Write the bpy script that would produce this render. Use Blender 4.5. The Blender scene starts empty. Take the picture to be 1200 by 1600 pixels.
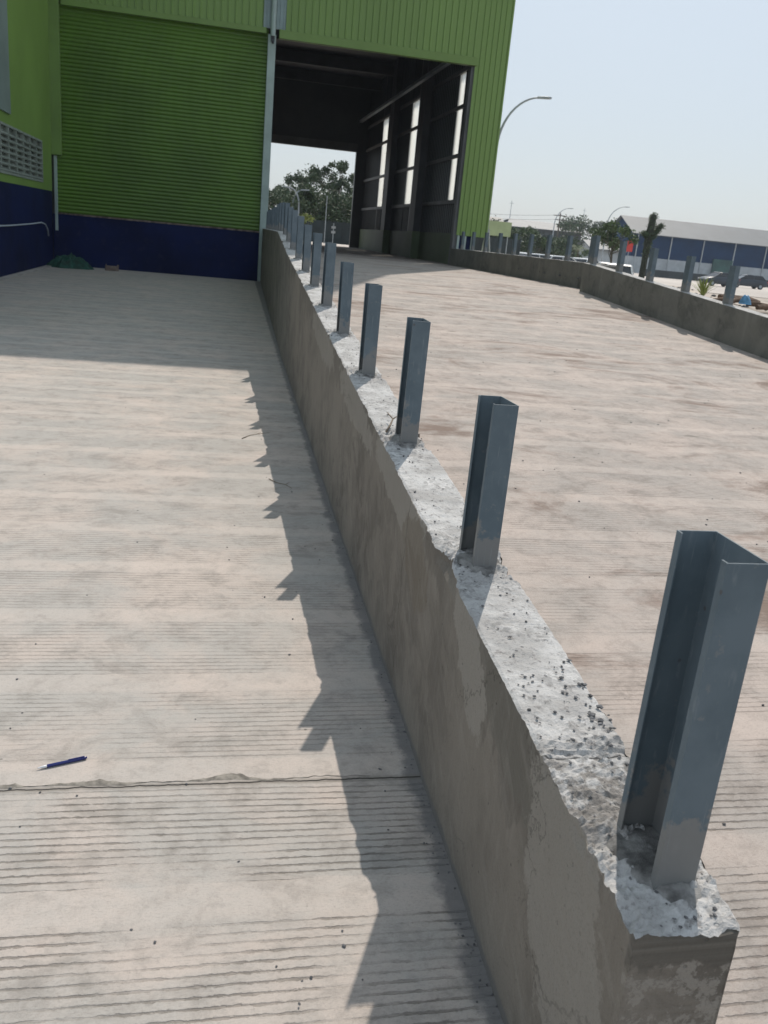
import bpy, bmesh, math, random
from mathutils import Vector, Matrix, noise
random.seed(7)
R = math.radians
sc = bpy.context.scene
COL = sc.collection

# ------------------------------------------------------------------ camera
F, VPX, VPY, ROLL, EYE = 1350.0, 333.0, 347.0, 0.095, 1.66
yc = Vector((VPX-600, VPY-800, F)).normalized()
upc = yc.cross(Vector((math.cos(ROLL), math.sin(ROLL), 0))).normalized()
if upc.y > 0: upc = -upc
xc = yc.cross(upc)
if xc.x < 0: xc = -xc
RM = Matrix((xc, yc, upc))                      # camera coords (x right, y down, z forward) -> world
cam_d = bpy.data.cameras.new('camera'); cam = bpy.data.objects.new('camera', cam_d); COL.objects.link(cam)
cx, cy, cz = RM @ Vector((1,0,0)), RM @ Vector((0,-1,0)), RM @ Vector((0,0,-1))
cam.matrix_world = Matrix(((cx.x,cy.x,cz.x,0),(cx.y,cy.y,cz.y,0),(cx.z,cy.z,cz.z,EYE),(0,0,0,1)))
cam_d.sensor_fit = 'HORIZONTAL'; cam_d.sensor_width = 36; cam_d.lens = 36*F/1200
cam_d.clip_end = 6000; cam_d.clip_start = 0.05
cam_d.dof.use_dof = True; cam_d.dof.focus_distance = 2.8; cam_d.dof.aperture_fstop = 12
sc.camera = cam
def at(u, v, Y):                                 # world point seen at photo pixel (u,v) at depth Y
    d = RM @ Vector((u-600, v-800, F)); t = Y/d.y
    return Vector((d.x*t, Y, EYE+d.z*t))

# ------------------------------------------------------------------ light
SUN = Vector((0.365, 0.80, 1.0)).normalized()     # direction towards the sun
EL = math.asin(SUN.z); AZ = math.atan2(SUN.x, SUN.y)
w = bpy.data.worlds.new('World'); sc.world = w; w.use_nodes = True
nt = w.node_tree; bg = nt.nodes['Background']
sky = nt.nodes.new('ShaderNodeTexSky'); sky.sky_type = 'NISHITA'; sky.sun_disc = False
sky.sun_elevation = EL; sky.sun_rotation = AZ; sky.air_density = 1.0; sky.dust_density = 1.2; sky.ozone_density = 1.0
hzmix = nt.nodes.new('ShaderNodeMix'); hzmix.data_type = 'RGBA'; hzmix.inputs[0].default_value = .72
tcw = nt.nodes.new('ShaderNodeTexCoord'); wn = nt.nodes.new('ShaderNodeTexNoise'); wn.inputs['Scale'].default_value = 1.6; wn.inputs['Detail'].default_value = 5
wmp = nt.nodes.new('ShaderNodeMapping'); wmp.inputs['Scale'].default_value = (1, 1, 3.2)
nt.links.new(tcw.outputs['Generated'], wmp.inputs[0]); nt.links.new(wmp.outputs[0], wn.inputs['Vector'])
veil = nt.nodes.new('ShaderNodeMix'); veil.data_type = 'RGBA'; nt.links.new(wn.outputs['Fac'], veil.inputs[0])      # thin uneven high haze
veil.inputs[6].default_value = (6.7, 7.8, 8.9, 1); veil.inputs[7].default_value = (8.0, 8.9, 9.6, 1)
sepw = nt.nodes.new('ShaderNodeSeparateXYZ'); nt.links.new(tcw.outputs['Generated'], sepw.inputs[0])
mrw = nt.nodes.new('ShaderNodeMapRange'); nt.links.new(sepw.outputs[2], mrw.inputs[0]); mrw.inputs[1].default_value = -.02; mrw.inputs[2].default_value = .34
lowv = nt.nodes.new('ShaderNodeMix'); lowv.data_type = 'RGBA'; nt.links.new(mrw.outputs[0], lowv.inputs[0])     # greyer dust towards the horizon
lowv.inputs[6].default_value = (6.3, 6.9, 7.4, 1); nt.links.new(veil.outputs[2], lowv.inputs[7])
nt.links.new(sky.outputs[0], hzmix.inputs[6]); nt.links.new(lowv.outputs[2], hzmix.inputs[7])
nt.links.new(hzmix.outputs[2], bg.inputs[0]); bg.inputs[1].default_value = 0.10
sl = bpy.data.lights.new('sun', 'SUN'); so = bpy.data.objects.new('sun', sl); COL.objects.link(so)
sl.energy = 3.9; sl.angle = R(0.45); sl.color = (1.0, 0.91, 0.81)
so.rotation_euler = SUN.to_track_quat('Z', 'Y').to_euler()
sc.view_settings.view_transform = 'Standard'; sc.view_settings.look = 'None'
sc.view_settings.exposure = 0.0; sc.view_settings.gamma = 1

# ------------------------------------------------------------------ node helpers
class NT:
    def __init__(s, name):
        s.m = bpy.data.materials.new(name); s.m.use_nodes = True; s.t = s.m.node_tree
        s.b = s.t.nodes['Principled BSDF']; s.n = s.t.nodes; s.L = s.t.links
        s.geo = s.n.new('ShaderNodeNewGeometry')
        s.P = s.geo.outputs['Position']
    def put(s, sock, v):
        if isinstance(v, (int, float)): sock.default_value = v
        elif isinstance(v, (tuple, list)): sock.default_value = tuple(v) if len(v) == len(sock.default_value) else tuple(v)+(1,)
        else: s.L.new(v, sock)
    def math(s, op, a, b=0.0, c=0.0, clamp=False):
        n = s.n.new('ShaderNodeMath'); n.operation = op; n.use_clamp = clamp
        s.put(n.inputs[0], a); s.put(n.inputs[1], b); s.put(n.inputs[2], c); return n.outputs[0]
    def sep(s, v):
        n = s.n.new('ShaderNodeSeparateXYZ'); s.put(n.inputs[0], v); return n.outputs
    def comb(s, x, y, z):
        n = s.n.new('ShaderNodeCombineXYZ'); s.put(n.inputs[0], x); s.put(n.inputs[1], y); s.put(n.inputs[2], z); return n.outputs[0]
    def scale(s, v, k):
        n = s.n.new('ShaderNodeVectorMath'); n.operation = 'MULTIPLY'; s.put(n.inputs[0], v); n.inputs[1].default_value = k; return n.outputs[0]
    def noise(s, v, sc_, det=4, rough=.55, dist=0.0):
        n = s.n.new('ShaderNodeTexNoise'); s.put(n.inputs['Vector'], v); n.inputs['Scale'].default_value = sc_
        n.inputs['Detail'].default_value = det; n.inputs['Roughness'].default_value = rough; n.inputs['Distortion'].default_value = dist
        return n.outputs['Fac']
    def vor(s, v, sc_):
        n = s.n.new('ShaderNodeTexVoronoi'); s.put(n.inputs['Vector'], v); n.inputs['Scale'].default_value = sc_; return n.outputs['Distance']
    def ss(s, x, a, b):                            # smoothstep
        n = s.n.new('ShaderNodeMapRange'); n.interpolation_type = 'SMOOTHSTEP'
        s.put(n.inputs[0], x); n.inputs[1].default_value = a; n.inputs[2].default_value = b; return n.outputs[0]
    def mix(s, f, a, b, mode='MIX'):
        n = s.n.new('ShaderNodeMix'); n.data_type = 'RGBA'; n.blend_type = mode
        s.put(n.inputs[0], f); s.put(n.inputs[6], a); s.put(n.inputs[7], b); return n.outputs[2]
    def bump(s, h, dist, strength=1.0):
        n = s.n.new('ShaderNodeBump'); s.put(n.inputs['Height'], h); n.inputs['Distance'].default_value = dist
        n.inputs['Strength'].default_value = strength; s.L.new(n.outputs[0], s.b.inputs['Normal'])
    def out(s, col, rough=.8, metal=0.0):
        s.put(s.b.inputs['Base Color'], col); s.put(s.b.inputs['Roughness'], rough); s.put(s.b.inputs['Metallic'], metal); return s.m
def obco(s):
    return s.n.new('ShaderNodeTexCoord').outputs['Object']

def paint(name, col, rough=.5, var=.15, scale=2.0, metal=0.0, streak=False, bump=0.0):
    s = NT(name); v = s.P
    if streak: v = s.scale(v, (1, 1, .12))
    n = s.noise(v, scale, 5, .6)
    dark = tuple(c*(1-var*1.6) for c in col); light = tuple(min(1, c*(1+var)) for c in col)
    c = s.mix(s.ss(n, .3, .7), dark, light)
    c = s.mix(s.math('MULTIPLY', s.ss(s.noise(s.P, scale*9, 4), .55, .75), .35*min(1, var*4)), c, tuple(x*.7+.03 for x in col))
    if bump: s.bump(s.noise(s.P, scale*25, 4), bump)
    return s.out(c, rough, metal)

def concrete_slab(name, warm, cool, stain, joint=None, red=0.0):
    s = NT(name); x, y, z = s.sep(s.P)
    # the comb passes: bands ~0.56 m wide with smooth strips between
    wob = s.math('MULTIPLY', s.math('SUBTRACT', s.noise(s.scale(s.P, (.3, .6, 0)), 1.0, 2), .5), .09)
    yy = s.math('ADD', y, wob)
    yy = s.math('ADD', yy, s.math('MULTIPLY', s.math('SUBTRACT', s.noise(s.scale(s.P, (1, .3, 0)), 14, 4, .6), .5), .005))
    bandf = s.math('FRACT', s.math('DIVIDE', s.math('SUBTRACT', yy, .175), .575))
    fray = s.math('MULTIPLY', s.math('SUBTRACT', s.noise(s.scale(s.P, (3, 12, 0)), 3, 4, .7), .5), .07)
    bandf = s.math('ADD', bandf, fray)
    smooth = s.math('MULTIPLY', s.ss(bandf, .0, .012), s.math('SUBTRACT', 1.0, s.ss(bandf, .76, .80)))
    bid = s.math('FLOOR', s.math('DIVIDE', s.math('SUBTRACT', yy, .175), .575))
    rnd = s.math('FRACT', s.math('MULTIPLY', s.math('SINE', s.math('MULTIPLY', bid, 12.9898)), 437.58))
    # tilt of every pass
    tl = s.math('MULTIPLY', x, s.math('MULTIPLY', s.math('SUBTRACT', rnd, .5), .014))
    g = s.math('FRACT', s.math('DIVIDE', s.math('ADD', yy, tl), .0295))
    tri = s.math('ABSOLUTE', s.math('SUBTRACT', g, .5))                        # 0.. .5
    worn = s.noise(s.scale(s.P, (.9, 1.6, 0)), 1.9, 7, .72, .6)
    breaks = s.noise(s.scale(s.P, (14, 34, 0)), 1.8, 5, .75)
    edge = s.math('ADD', .10, s.math('MULTIPLY', s.math('SUBTRACT', breaks, .5), .75))
    line = s.math('SUBTRACT', 1.0, s.ss(s.math('SUBTRACT', tri, edge), -.07, .07))
    near = s.math('SUBTRACT', 1.0, s.math('MULTIPLY', s.ss(y, 2.22, 2.34), .45))
    amt = s.math('MULTIPLY', s.math('MULTIPLY', line, smooth), s.math('MULTIPLY', s.ss(worn, .34, .62), near))
    # colour
    big = s.noise(s.scale(s.P, (.85, 1.0, 0)), 1.4, 8, .68, .5)
    med = s.noise(s.scale(s.P, (1.0, 1.35, 0)), 4.5, 8, .75, .4)
    c = s.mix(s.ss(big, .36, .60), warm, cool)
    c = s.mix(s.math('MULTIPLY', s.ss(med, .46, .68), .72), c, stain)
    if red:
        rn = s.noise(s.scale(s.P, (.45, .9, 0)), 1.05, 8, .72, .7)
        c = s.mix(s.math('MULTIPLY', s.ss(rn, .51, .64), red), c, (.175, .125, .10))
        sv = s.comb(s.math('MULTIPLY', x, .75), s.math('MULTIPLY', y, 1.5), 0.0)
        sd = s.math('ADD', s.vor(sv, 1.5), s.math('MULTIPLY', s.math('SUBTRACT', s.noise(s.scale(s.P, (5, 18, 0)), 1.5, 5, .75), .5), .16))
        c = s.mix(s.math('MULTIPLY', s.math('SUBTRACT', 1.0, s.ss(sd, .035, .10)), .6), c, (.11, .095, .075))
    ridge = s.math('MULTIPLY', s.math('SUBTRACT', 1.0, smooth), .22)
    c = s.mix(ridge, c, tuple(min(1, k*1.25) for k in warm))
    c = s.mix(s.math('MULTIPLY', amt, .66), c, (stain[0]*.40, stain[1]*.36, stain[2]*.32))
    fine = s.noise(s.P, 140, 4, .7)
    c = s.mix(s.math('MULTIPLY', s.ss(fine, .52, .75), .35), c, tuple(k*.6 for k in stain))
    dots = s.math('SUBTRACT', 1.0, s.ss(s.vor(s.P, 9.0), .035, .06))
    dm = s.ss(s.noise(s.P, 3.1, 2), .5, .58)
    c = s.mix(s.math('MULTIPLY', s.math('MULTIPLY', dots, dm), .7), c, (.07, .065, .06))
    streaks = s.ss(s.noise(s.scale(s.P, (5, 24, 0)), 1.3, 5, .75), .67, .74)
    c = s.mix(s.math('MULTIPLY', streaks, .45), c, (.13, .12, .11))
    dust = s.noise(s.P, .9, 8, .72, .3)
    c = s.mix(s.math('MULTIPLY', s.ss(dust, .52, .66), .45), c, tuple(min(1, k*1.12) for k in warm))
    c = s.mix(s.math('MULTIPLY', s.ss(s.noise(s.P, 420, 2, .8), .5, .7), .30), c, tuple(k*.5 for k in stain))
    grain = s.noise(s.scale(s.P, (60, 190, 0)), 1.0, 4, .75)
    c = s.mix(s.math('MULTIPLY', s.ss(grain, .5, .72), .30), c, tuple(k*.55 for k in stain))
    mott = s.noise(s.P, 11, 6, .75)
    c = s.mix(s.math('MULTIPLY', s.ss(mott, .50, .66), .28), c, tuple(k*.8 for k in stain))
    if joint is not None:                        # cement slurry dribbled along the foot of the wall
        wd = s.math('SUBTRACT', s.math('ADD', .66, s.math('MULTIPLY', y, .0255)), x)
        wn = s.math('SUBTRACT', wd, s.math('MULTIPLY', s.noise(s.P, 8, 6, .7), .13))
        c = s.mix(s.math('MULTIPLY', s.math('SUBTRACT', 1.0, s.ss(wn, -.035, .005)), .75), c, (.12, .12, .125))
    h = s.math('ADD', s.math('MULTIPLY', amt, -1.0), s.math('MULTIPLY', fine, .35))
    h = s.math('ADD', h, s.math('MULTIPLY', s.noise(s.P, 25, 4), .5))
    if joint is not None:
        jn = s.math('ADD', joint, s.math('MULTIPLY', s.math('SUBTRACT', s.noise(s.scale(s.P, (1, 0, 0)), 7, 5, .65), .5), .035))
        jd = s.math('ABSOLUTE', s.math('SUBTRACT', y, jn))
        soft = s.math('SUBTRACT', 1.0, s.ss(jd, .004, .022))
        crack = s.math('SUBTRACT', 1.0, s.ss(jd, .0008, .0036))
        c = s.mix(s.math('MULTIPLY', soft, .6), c, (.17, .155, .135))
        c = s.mix(crack, c, (.035, .03, .028))
        h = s.math('SUBTRACT', h, s.math('MULTIPLY', crack, 2.5))
    s.bump(h, .0035, .9)
    return s.out(c, .88)

def wall_top_mat():
    s = NT('laitance'); v = s.P
    n1 = s.noise(v, 6, 6, .65); n2 = s.noise(v, 45, 5, .7); n3 = s.noise(v, 160, 3, .7)
    c = s.mix(s.ss(n1, .36, .62), (.33, .325, .318), (.485, .485, .48))
    c = s.mix(s.math('MULTIPLY', s.ss(n2, .54, .66), .8), c, (.20, .19, .185))
    pits = s.math('SUBTRACT', 1.0, s.ss(s.vor(v, 34), .10, .17))
    pm = s.ss(s.noise(v, 9, 4), .50, .60)
    c = s.mix(s.math('MULTIPLY', s.math('MULTIPLY', pits, pm), .85), c, (.09, .09, .095))
    c = s.mix(s.math('MULTIPLY', s.ss(n3, .55, .7), .4), c, (.30, .29, .28))
    vo = s.n.new('ShaderNodeTexVoronoi'); s.put(vo.inputs['Vector'], v); vo.inputs['Scale'].default_value = 75
    agg = s.math('ADD', .62, s.math('MULTIPLY', s.sep(vo.outputs['Color'])[0], .6))
    am = s.math('MULTIPLY', s.ss(s.noise(v, 8, 5, .65), .47, .58), .8)
    c = s.mix(am, c, s.mix(1.0, c, s.comb(agg, agg, agg), 'MULTIPLY'))
    # darker crumbled rubble patch by the near end
    x, y, z = s.sep(v)
    dd = s.math('ABSOLUTE', s.math('SUBTRACT', y, 1.32))
    pat = s.math('MULTIPLY', s.math('SUBTRACT', 1.0, s.ss(dd, .06, .2)), s.ss(s.noise(v, 22, 5, .7), .42, .55))
    c = s.mix(s.math('MULTIPLY', pat, .8), c, (.15, .138, .125))
    jd = s.math('ABSOLUTE', s.math('SUBTRACT', y, s.math('ADD', 1.445, s.math('MULTIPLY', s.math('SUBTRACT', s.noise(v, 12, 3), .5), .03))))
    c = s.mix(s.math('SUBTRACT', 1.0, s.ss(jd, .001, .005)), c, (.06, .06, .06))
    s.bump(s.math('ADD', s.math('MULTIPLY', n2, 1.0), s.math('SUBTRACT', s.math('MULTIPLY', n3, .5), s.math('MULTIPLY', pits, .5))), .006, .9)
    return s.out(c, .92)

def wall_side_mat(name='plaster', base=(.200, .178, .150), dark=(.108, .095, .080), light=(.262, .242, .212), marks=True, rise=.066, top0=.58):
    s = NT(name); v = s.P; x, y, z = s.sep(v)
    d = s.math('SUBTRACT', s.math('MINIMUM', s.math('ADD', top0, s.math('MULTIPLY', y, rise)), 1.61), z)   # depth below the top edge
    n1 = s.noise(v, 1.6, 6, .6); n2 = s.noise(v, 5.0, 6, .65, .6); n3 = s.noise(v, 60, 4, .65)
    c = s.mix(s.ss(n1, .35, .65), dark, base)
    c = s.mix(s.math('MULTIPLY', s.ss(n2, .48, .56), .6), c, base)
    # moist darker band hanging from the edge
    edge = s.math('ADD', .06, s.math('MULTIPLY', s.math('SUBTRACT', s.noise(s.scale(v, (1, 1, .3)), 3.0, 5, .6), .42), .9))
    band = s.math('SUBTRACT', 1.0, s.ss(s.math('SUBTRACT', d, edge), -.012, .012))
    gate = s.ss(s.noise(s.scale(v, (1, 1, 0)), 1.3, 2), .44, .5)
    if marks:
        c = s.mix(s.math('MULTIPLY', s.math('MULTIPLY', band, gate), .55), c, dark)
        def blob(y0, d0, ry, rd, tilt, col, k, src):
            a = s.math('DIVIDE', s.math('ADD', s.math('SUBTRACT', y, y0), s.math('MULTIPLY', s.math('SUBTRACT', d, d0), tilt)), ry)
            b = s.math('DIVIDE', s.math('SUBTRACT', d, d0), rd)
            q = s.math('SQRT', s.math('ADD', s.math('MULTIPLY', a, a), s.math('MULTIPLY', b, b)))
            q = s.math('ADD', q, s.math('MULTIPLY', s.math('SUBTRACT', s.noise(v, 6.5, 6, .62), .5), 1.4))
            q = s.math('ADD', q, s.math('MULTIPLY', s.math('SUBTRACT', s.noise(v, 34, 5, .7), .5), .55))
            return s.mix(s.math('MULTIPLY', s.math('SUBTRACT', 1.0, s.ss(q, .93, 1.05)), k), src, col)
        c = blob(1.60, .02, .36, .17, .4, (.135, .125, .105), .8, c)
        c = blob(2.02, .10, .17, .17, .9, light, .9, c)
        c = blob(1.24, .22, .20, .30, .35, light, .8, c)
        c = blob(3.2, .06, .55, .10, .3, light, .8, c)
        c = blob(4.6, .09, .7, .10, .4, light, .75, c)
        c = blob(6.5, .10, .9, .12, .4, light, .7, c)
        c = blob(2.75, .17, .22, .14, .5, (.15, .125, .095), .7, c)
        em = s.math('MULTIPLY', s.math('SUBTRACT', 1.0, s.ss(y, .998, 1.004)), s.math('SUBTRACT', 1.0, s.ss(s.math('SUBTRACT', d, s.math('MULTIPLY', s.noise(v, 13, 6, .72), .14)), -.012, .006)))
        c = s.mix(s.math('MULTIPLY', em, .75), c, (.085, .078, .066))
        ef = s.math('MULTIPLY', s.math('SUBTRACT', 1.0, s.ss(y, .998, 1.004)), s.ss(s.noise(v, 19, 6, .75), .50, .55))
        c = s.mix(s.math('MULTIPLY', s.math('MULTIPLY', ef, s.math('SUBTRACT', 1.0, em)), .8), c, light)
        # vertical crack
        cr = s.math('ABSOLUTE', s.math('SUBTRACT', y, s.math('ADD', 2.93, s.math('MULTIPLY', s.math('SUBTRACT', s.noise(s.scale(v, (0, 0, 1)), 7, 4), .5), .14))))
        c = s.mix(s.math('MULTIPLY', s.math('SUBTRACT', 1.0, s.ss(cr, .001, .006)), .85), c, (.06, .055, .045))
    else:
        pn = s.ss(s.noise(v, .9, 3), .56, .60)
        c = s.mix(s.math('MULTIPLY', pn, .5), c, light)
        jn = s.math('ABSOLUTE', s.math('SUBTRACT', s.math('FRACT', s.math('DIVIDE', y, 2.4)), .5))
        c = s.mix(s.math('MULTIPLY', s.math('SUBTRACT', 1.0, s.ss(jn, .006, .02)), .5), c, light)
    tr = s.noise(s.scale(v, (1, 9, 1.5)), 4, 4, .6)
    c = s.mix(s.math('MULTIPLY', s.ss(tr, .5, .7), .22), c, light)
    c = s.mix(s.math('MULTIPLY', s.ss(n3, .6, .75), .35), c, tuple(k*.6 for k in dark))
    ho = s.math('SUBTRACT', 1.0, s.ss(s.vor(v, 21), .05, .085))
    c = s.mix(s.math('MULTIPLY', s.math('MULTIPLY', ho, s.ss(s.noise(v, 4, 2), .5, .56)), .7), c, tuple(k*.45 for k in dark))
    ve = s.n.new('ShaderNodeTexVoronoi'); ve.feature = 'DISTANCE_TO_EDGE'; ve.inputs['Scale'].default_value = 2.1
    s.put(ve.inputs['Vector'], s.comb(0.0, s.math('ADD', y, s.math('MULTIPLY', s.noise(v, 5, 5, .7), .35)), s.math('ADD', z, s.math('MULTIPLY', s.noise(v, 6, 5, .7), .3))))
    c = s.mix(s.math('MULTIPLY', s.math('SUBTRACT', 1.0, s.ss(ve.outputs['Distance'], .002, .010)), s.math('MULTIPLY', s.ss(s.noise(v, 1.1, 2), .48, .58), .6)), c, tuple(k*.5 for k in dark))
    tw = s.noise(s.comb(0.0, s.math('ADD', s.math('MULTIPLY', y, 2.5), s.math('MULTIPLY', z, 2.0)), s.math('MULTIPLY', s.math('SUBTRACT', z, s.math('MULTIPLY', y, .8)), 16)), 1.3, 5, .65)
    c = s.mix(s.math('MULTIPLY', s.ss(tw, .48, .68), .30), c, light)
    c = s.mix(s.math('MULTIPLY', s.ss(s.noise(v, 210, 3, .75), .5, .68), .28), c, tuple(k*.7 for k in dark))
    # splashed cement foot
    ft = s.math('SUBTRACT', 1.0, s.ss(s.math('SUBTRACT', z, s.math('MULTIPLY', s.noise(v, 9, 4), .05)), -.005, .01))
    if marks: c = s.mix(s.math('MULTIPLY', ft, .7), c, (.12, .12, .12))
    s.bump(s.math('ADD', s.math('MULTIPLY', n2, 1.2), s.math('ADD', s.math('MULTIPLY', tw, .8), s.math('SUBTRACT', s.math('MULTIPLY', n3, .4), s.math('MULTIPLY', ho, .6)))), .006, .8)
    return s.out(c, .85)

def steel_post_mat():
    s = NT('blue_grey_paint'); v = obco(s); x, y, z = s.sep(v)
    n = s.noise(s.P, 7, 5, .6)
    c = s.mix(s.ss(n, .35, .65), (.085, .12, .145), (.11, .148, .175))
    c = s.mix(s.math('MULTIPLY', s.ss(s.noise(s.scale(s.P, (1, 1, .25)), 55, 4), .6, .74), .35), c, (.22, .25, .27))
    dirt = s.math('SUBTRACT', s.math('ADD', z, .0), s.math('MULTIPLY', s.math('POWER', s.noise(s.P, 9, 6, .7), 2.0), .42))
    c = s.mix(s.math('MULTIPLY', s.math('SUBTRACT', 1.0, s.ss(dirt, -.012, .02)), .75), c, (.20, .195, .185))
    scr = s.noise(s.scale(s.P, (1, 1, .05)), 120, 3, .6)
    c = s.mix(s.math('MULTIPLY', s.ss(scr, .64, .72), .35), c, (.26, .29, .31))
    wear = s.noise(s.P, 26, 6, .75)
    c = s.mix(s.math('MULTIPLY', s.ss(wear, .60, .66), .45), c, (.19, .20, .20))
    rs = s.math('SUBTRACT', 1.0, s.ss(s.math('ADD', s.vor(s.P, 13), s.math('MULTIPLY', wear, .12)), .10, .13))
    c = s.mix(s.math('MULTIPLY', rs, .6), c, (.07, .055, .045))
    s.bump(s.math('ADD', n, s.math('MULTIPLY', wear, .2)), .0015, .5)
    return s.out(c, s.math('ADD', .5, s.math('MULTIPLY', wear, .2)))

def foliage_mat(name, a, b):
    s = NT(name)
    n = s.noise(s.P, .9, 4, .6); m = s.noise(s.P, 7, 2)
    c = s.mix(s.ss(n, .35, .65), a, b)
    c = s.mix(s.math('MULTIPLY', s.ss(m, .4, .7), .4), c, tuple(k*1.5 for k in b))
    s.b.inputs['Subsurface Weight'].default_value = 0
    return s.out(c, .7)

MT = {}
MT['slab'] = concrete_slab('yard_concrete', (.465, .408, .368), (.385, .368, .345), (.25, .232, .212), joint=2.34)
MT['ramp'] = concrete_slab('ramp_concrete', (.43, .368, .33), (.34, .312, .288), (.205, .180, .160), red=1.0)
MT['floor'] = paint('screed', (.36, .34, .32), .75, .12, .8)
MT['soil'] = paint('dry_soil', (.40, .35, .30), .95, .25, .5, bump=.02)
MT['dirt'] = paint('dark_soil', (.20, .15, .11), .95, .4, 3, bump=.03)
MT['asph'] = paint('yard_paving', (.46, .42, .38), .9, .12, .05)
MT['top'] = wall_top_mat()
MT['side'] = wall_side_mat()
MT['side2'] = wall_side_mat('old_plaster', (.17, .165, .145), (.105, .105, .095), (.21, .205, .185), False)
MT['post'] = steel_post_mat()
MT['grout'] = paint('grout', (.30, .295, .285), .95, .4, 22, bump=.006)
MT['green'] = paint('green_cladding', (.165, .275, .066), .42, .08, .35, streak=True)
MT['green_flat'] = paint('green_flashing', (.145, .245, .055), .45, .08, .6)
MT['shutter'] = paint('green_shutter', (.075, .16, .013), .42, .14, .5)
MT['annex'] = paint('green_render', (.185, .31, .065), .6, .08, .4)
MT['blue'] = paint('navy_paint', (.003, .010, .060), .75, .2, .6)
MT['pale'] = paint('pale_pipe_paint', (.33, .42, .40), .5, .08, 2)
MT['louvre'] = paint('grey_louvre_paint', (.27, .31, .27), .6, .12, 3)
MT['steel'] = paint('dark_steel', (.035, .04, .048), .55, .15, 1.5)
MT['steel2'] = paint('grey_steel', (.12, .125, .13), .55, .15, 1.5)
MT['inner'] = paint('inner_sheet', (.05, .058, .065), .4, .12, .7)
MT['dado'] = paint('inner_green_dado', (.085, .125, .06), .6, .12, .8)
MT['whitewall'] = paint('white_wall', (.42, .45, .47), .7, .1, .8)
MT['bluewall'] = paint('blue_sheet', (.006, .034, .095), .6, .12, .4)
MT['roofgrey'] = paint('grey_roof', (.125, .14, .15), .65, .06, .3)
MT['roofdark'] = paint('dark_roof', (.07, .085, .09), .6, .1, .3)
MT['blue'].node_tree.nodes['Principled BSDF'].inputs['Specular IOR Level'].default_value = .15
MT['bluewall'].node_tree.nodes['Principled BSDF'].inputs['Specular IOR Level'].default_value = .1
MT['white'] = paint('white_car_paint', (.75, .77, .78), .25, .03, 1)
MT['darkcar'] = paint('dark_car_paint', (.03, .04, .055), .3, .1, 1)
MT['glass'] = paint('dark_glass', (.02, .025, .03), .08, .1, 1)
MT['rubber'] = paint('rubber', (.02, .02, .02), .8, .1, 9)
MT['red'] = paint('red_paint', (.55, .03, .02), .5, .05, 2)
MT['lampred'] = paint('tail_lamp_red', (.4, .01, .01), .3, .05, 2)
MT['lampc'] = paint('clear_lamp', (.7, .7, .7), .2, .05, 2)
MT['galv'] = paint('galvanised', (.33, .37, .40), .45, .1, 2)
MT['yellow'] = paint('yellow_green_board', (.42, .50, .28), .6, .08, 1)
MT['bark'] = paint('bark', (.10, .085, .065), .9, .3, 8, bump=.02)
MT['leaf1'] = foliage_mat('foliage_dark', (.035, .06, .028), (.06, .095, .04))
MT['leaf2'] = foliage_mat('foliage_mid', (.05, .085, .03), (.085, .13, .045))
MT['leafy'] = foliage_mat('foliage_yellow', (.13, .18, .04), (.22, .26, .07))
MT['net'] = paint('green_net', (.006, .065, .045), .7, .35, 9, bump=.01)
MT['brick'] = paint('grey_brown_block', (.17, .13, .11), .8, .2, 9)
MT['cable'] = paint('white_cable_sheath', (.45, .50, .55), .5, .05, 3)
MT['penblue'] = paint('pen_blue', (.012, .02, .14), .25, .05, 30)
MT['penwhite'] = paint('pen_white', (.65, .66, .68), .3, .05, 30)
MT['wood'] = paint('weathered_wood', (.16, .10, .065), .85, .3, 7, bump=.01)
MT['tarp'] = paint('blue_plastic', (.16, .42, .70), .45, .2, 9, bump=.02)
MT['twig'] = paint('dry_twig', (.20, .16, .12), .9, .25, 40)
MT['pebble'] = paint('pebble_grey', (.13, .13, .135), .85, .4, 60)
MT['container'] = paint('dark_green_sheet', (.03, .10, .09), .6, .2, .8)
s_ = NT('translucent_sheet')
tb = s_.n.new('ShaderNodeBsdfTranslucent'); tb.inputs[0].default_value = (.95, .96, .93, 1)
tr = s_.n.new('ShaderNodeBsdfTransparent'); tr.inputs[0].default_value = (.9, .92, .9, 1)
mx = s_.n.new('ShaderNodeMixShader'); mx.inputs[0].default_value = .40
s_.L.new(tr.outputs[0], mx.inputs[2]); s_.L.new(tb.outputs[0], mx.inputs[1])
s_.L.new(mx.outputs[0], s_.n['Material Output'].inputs['Surface']); MT['strip'] = s_.m

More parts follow.
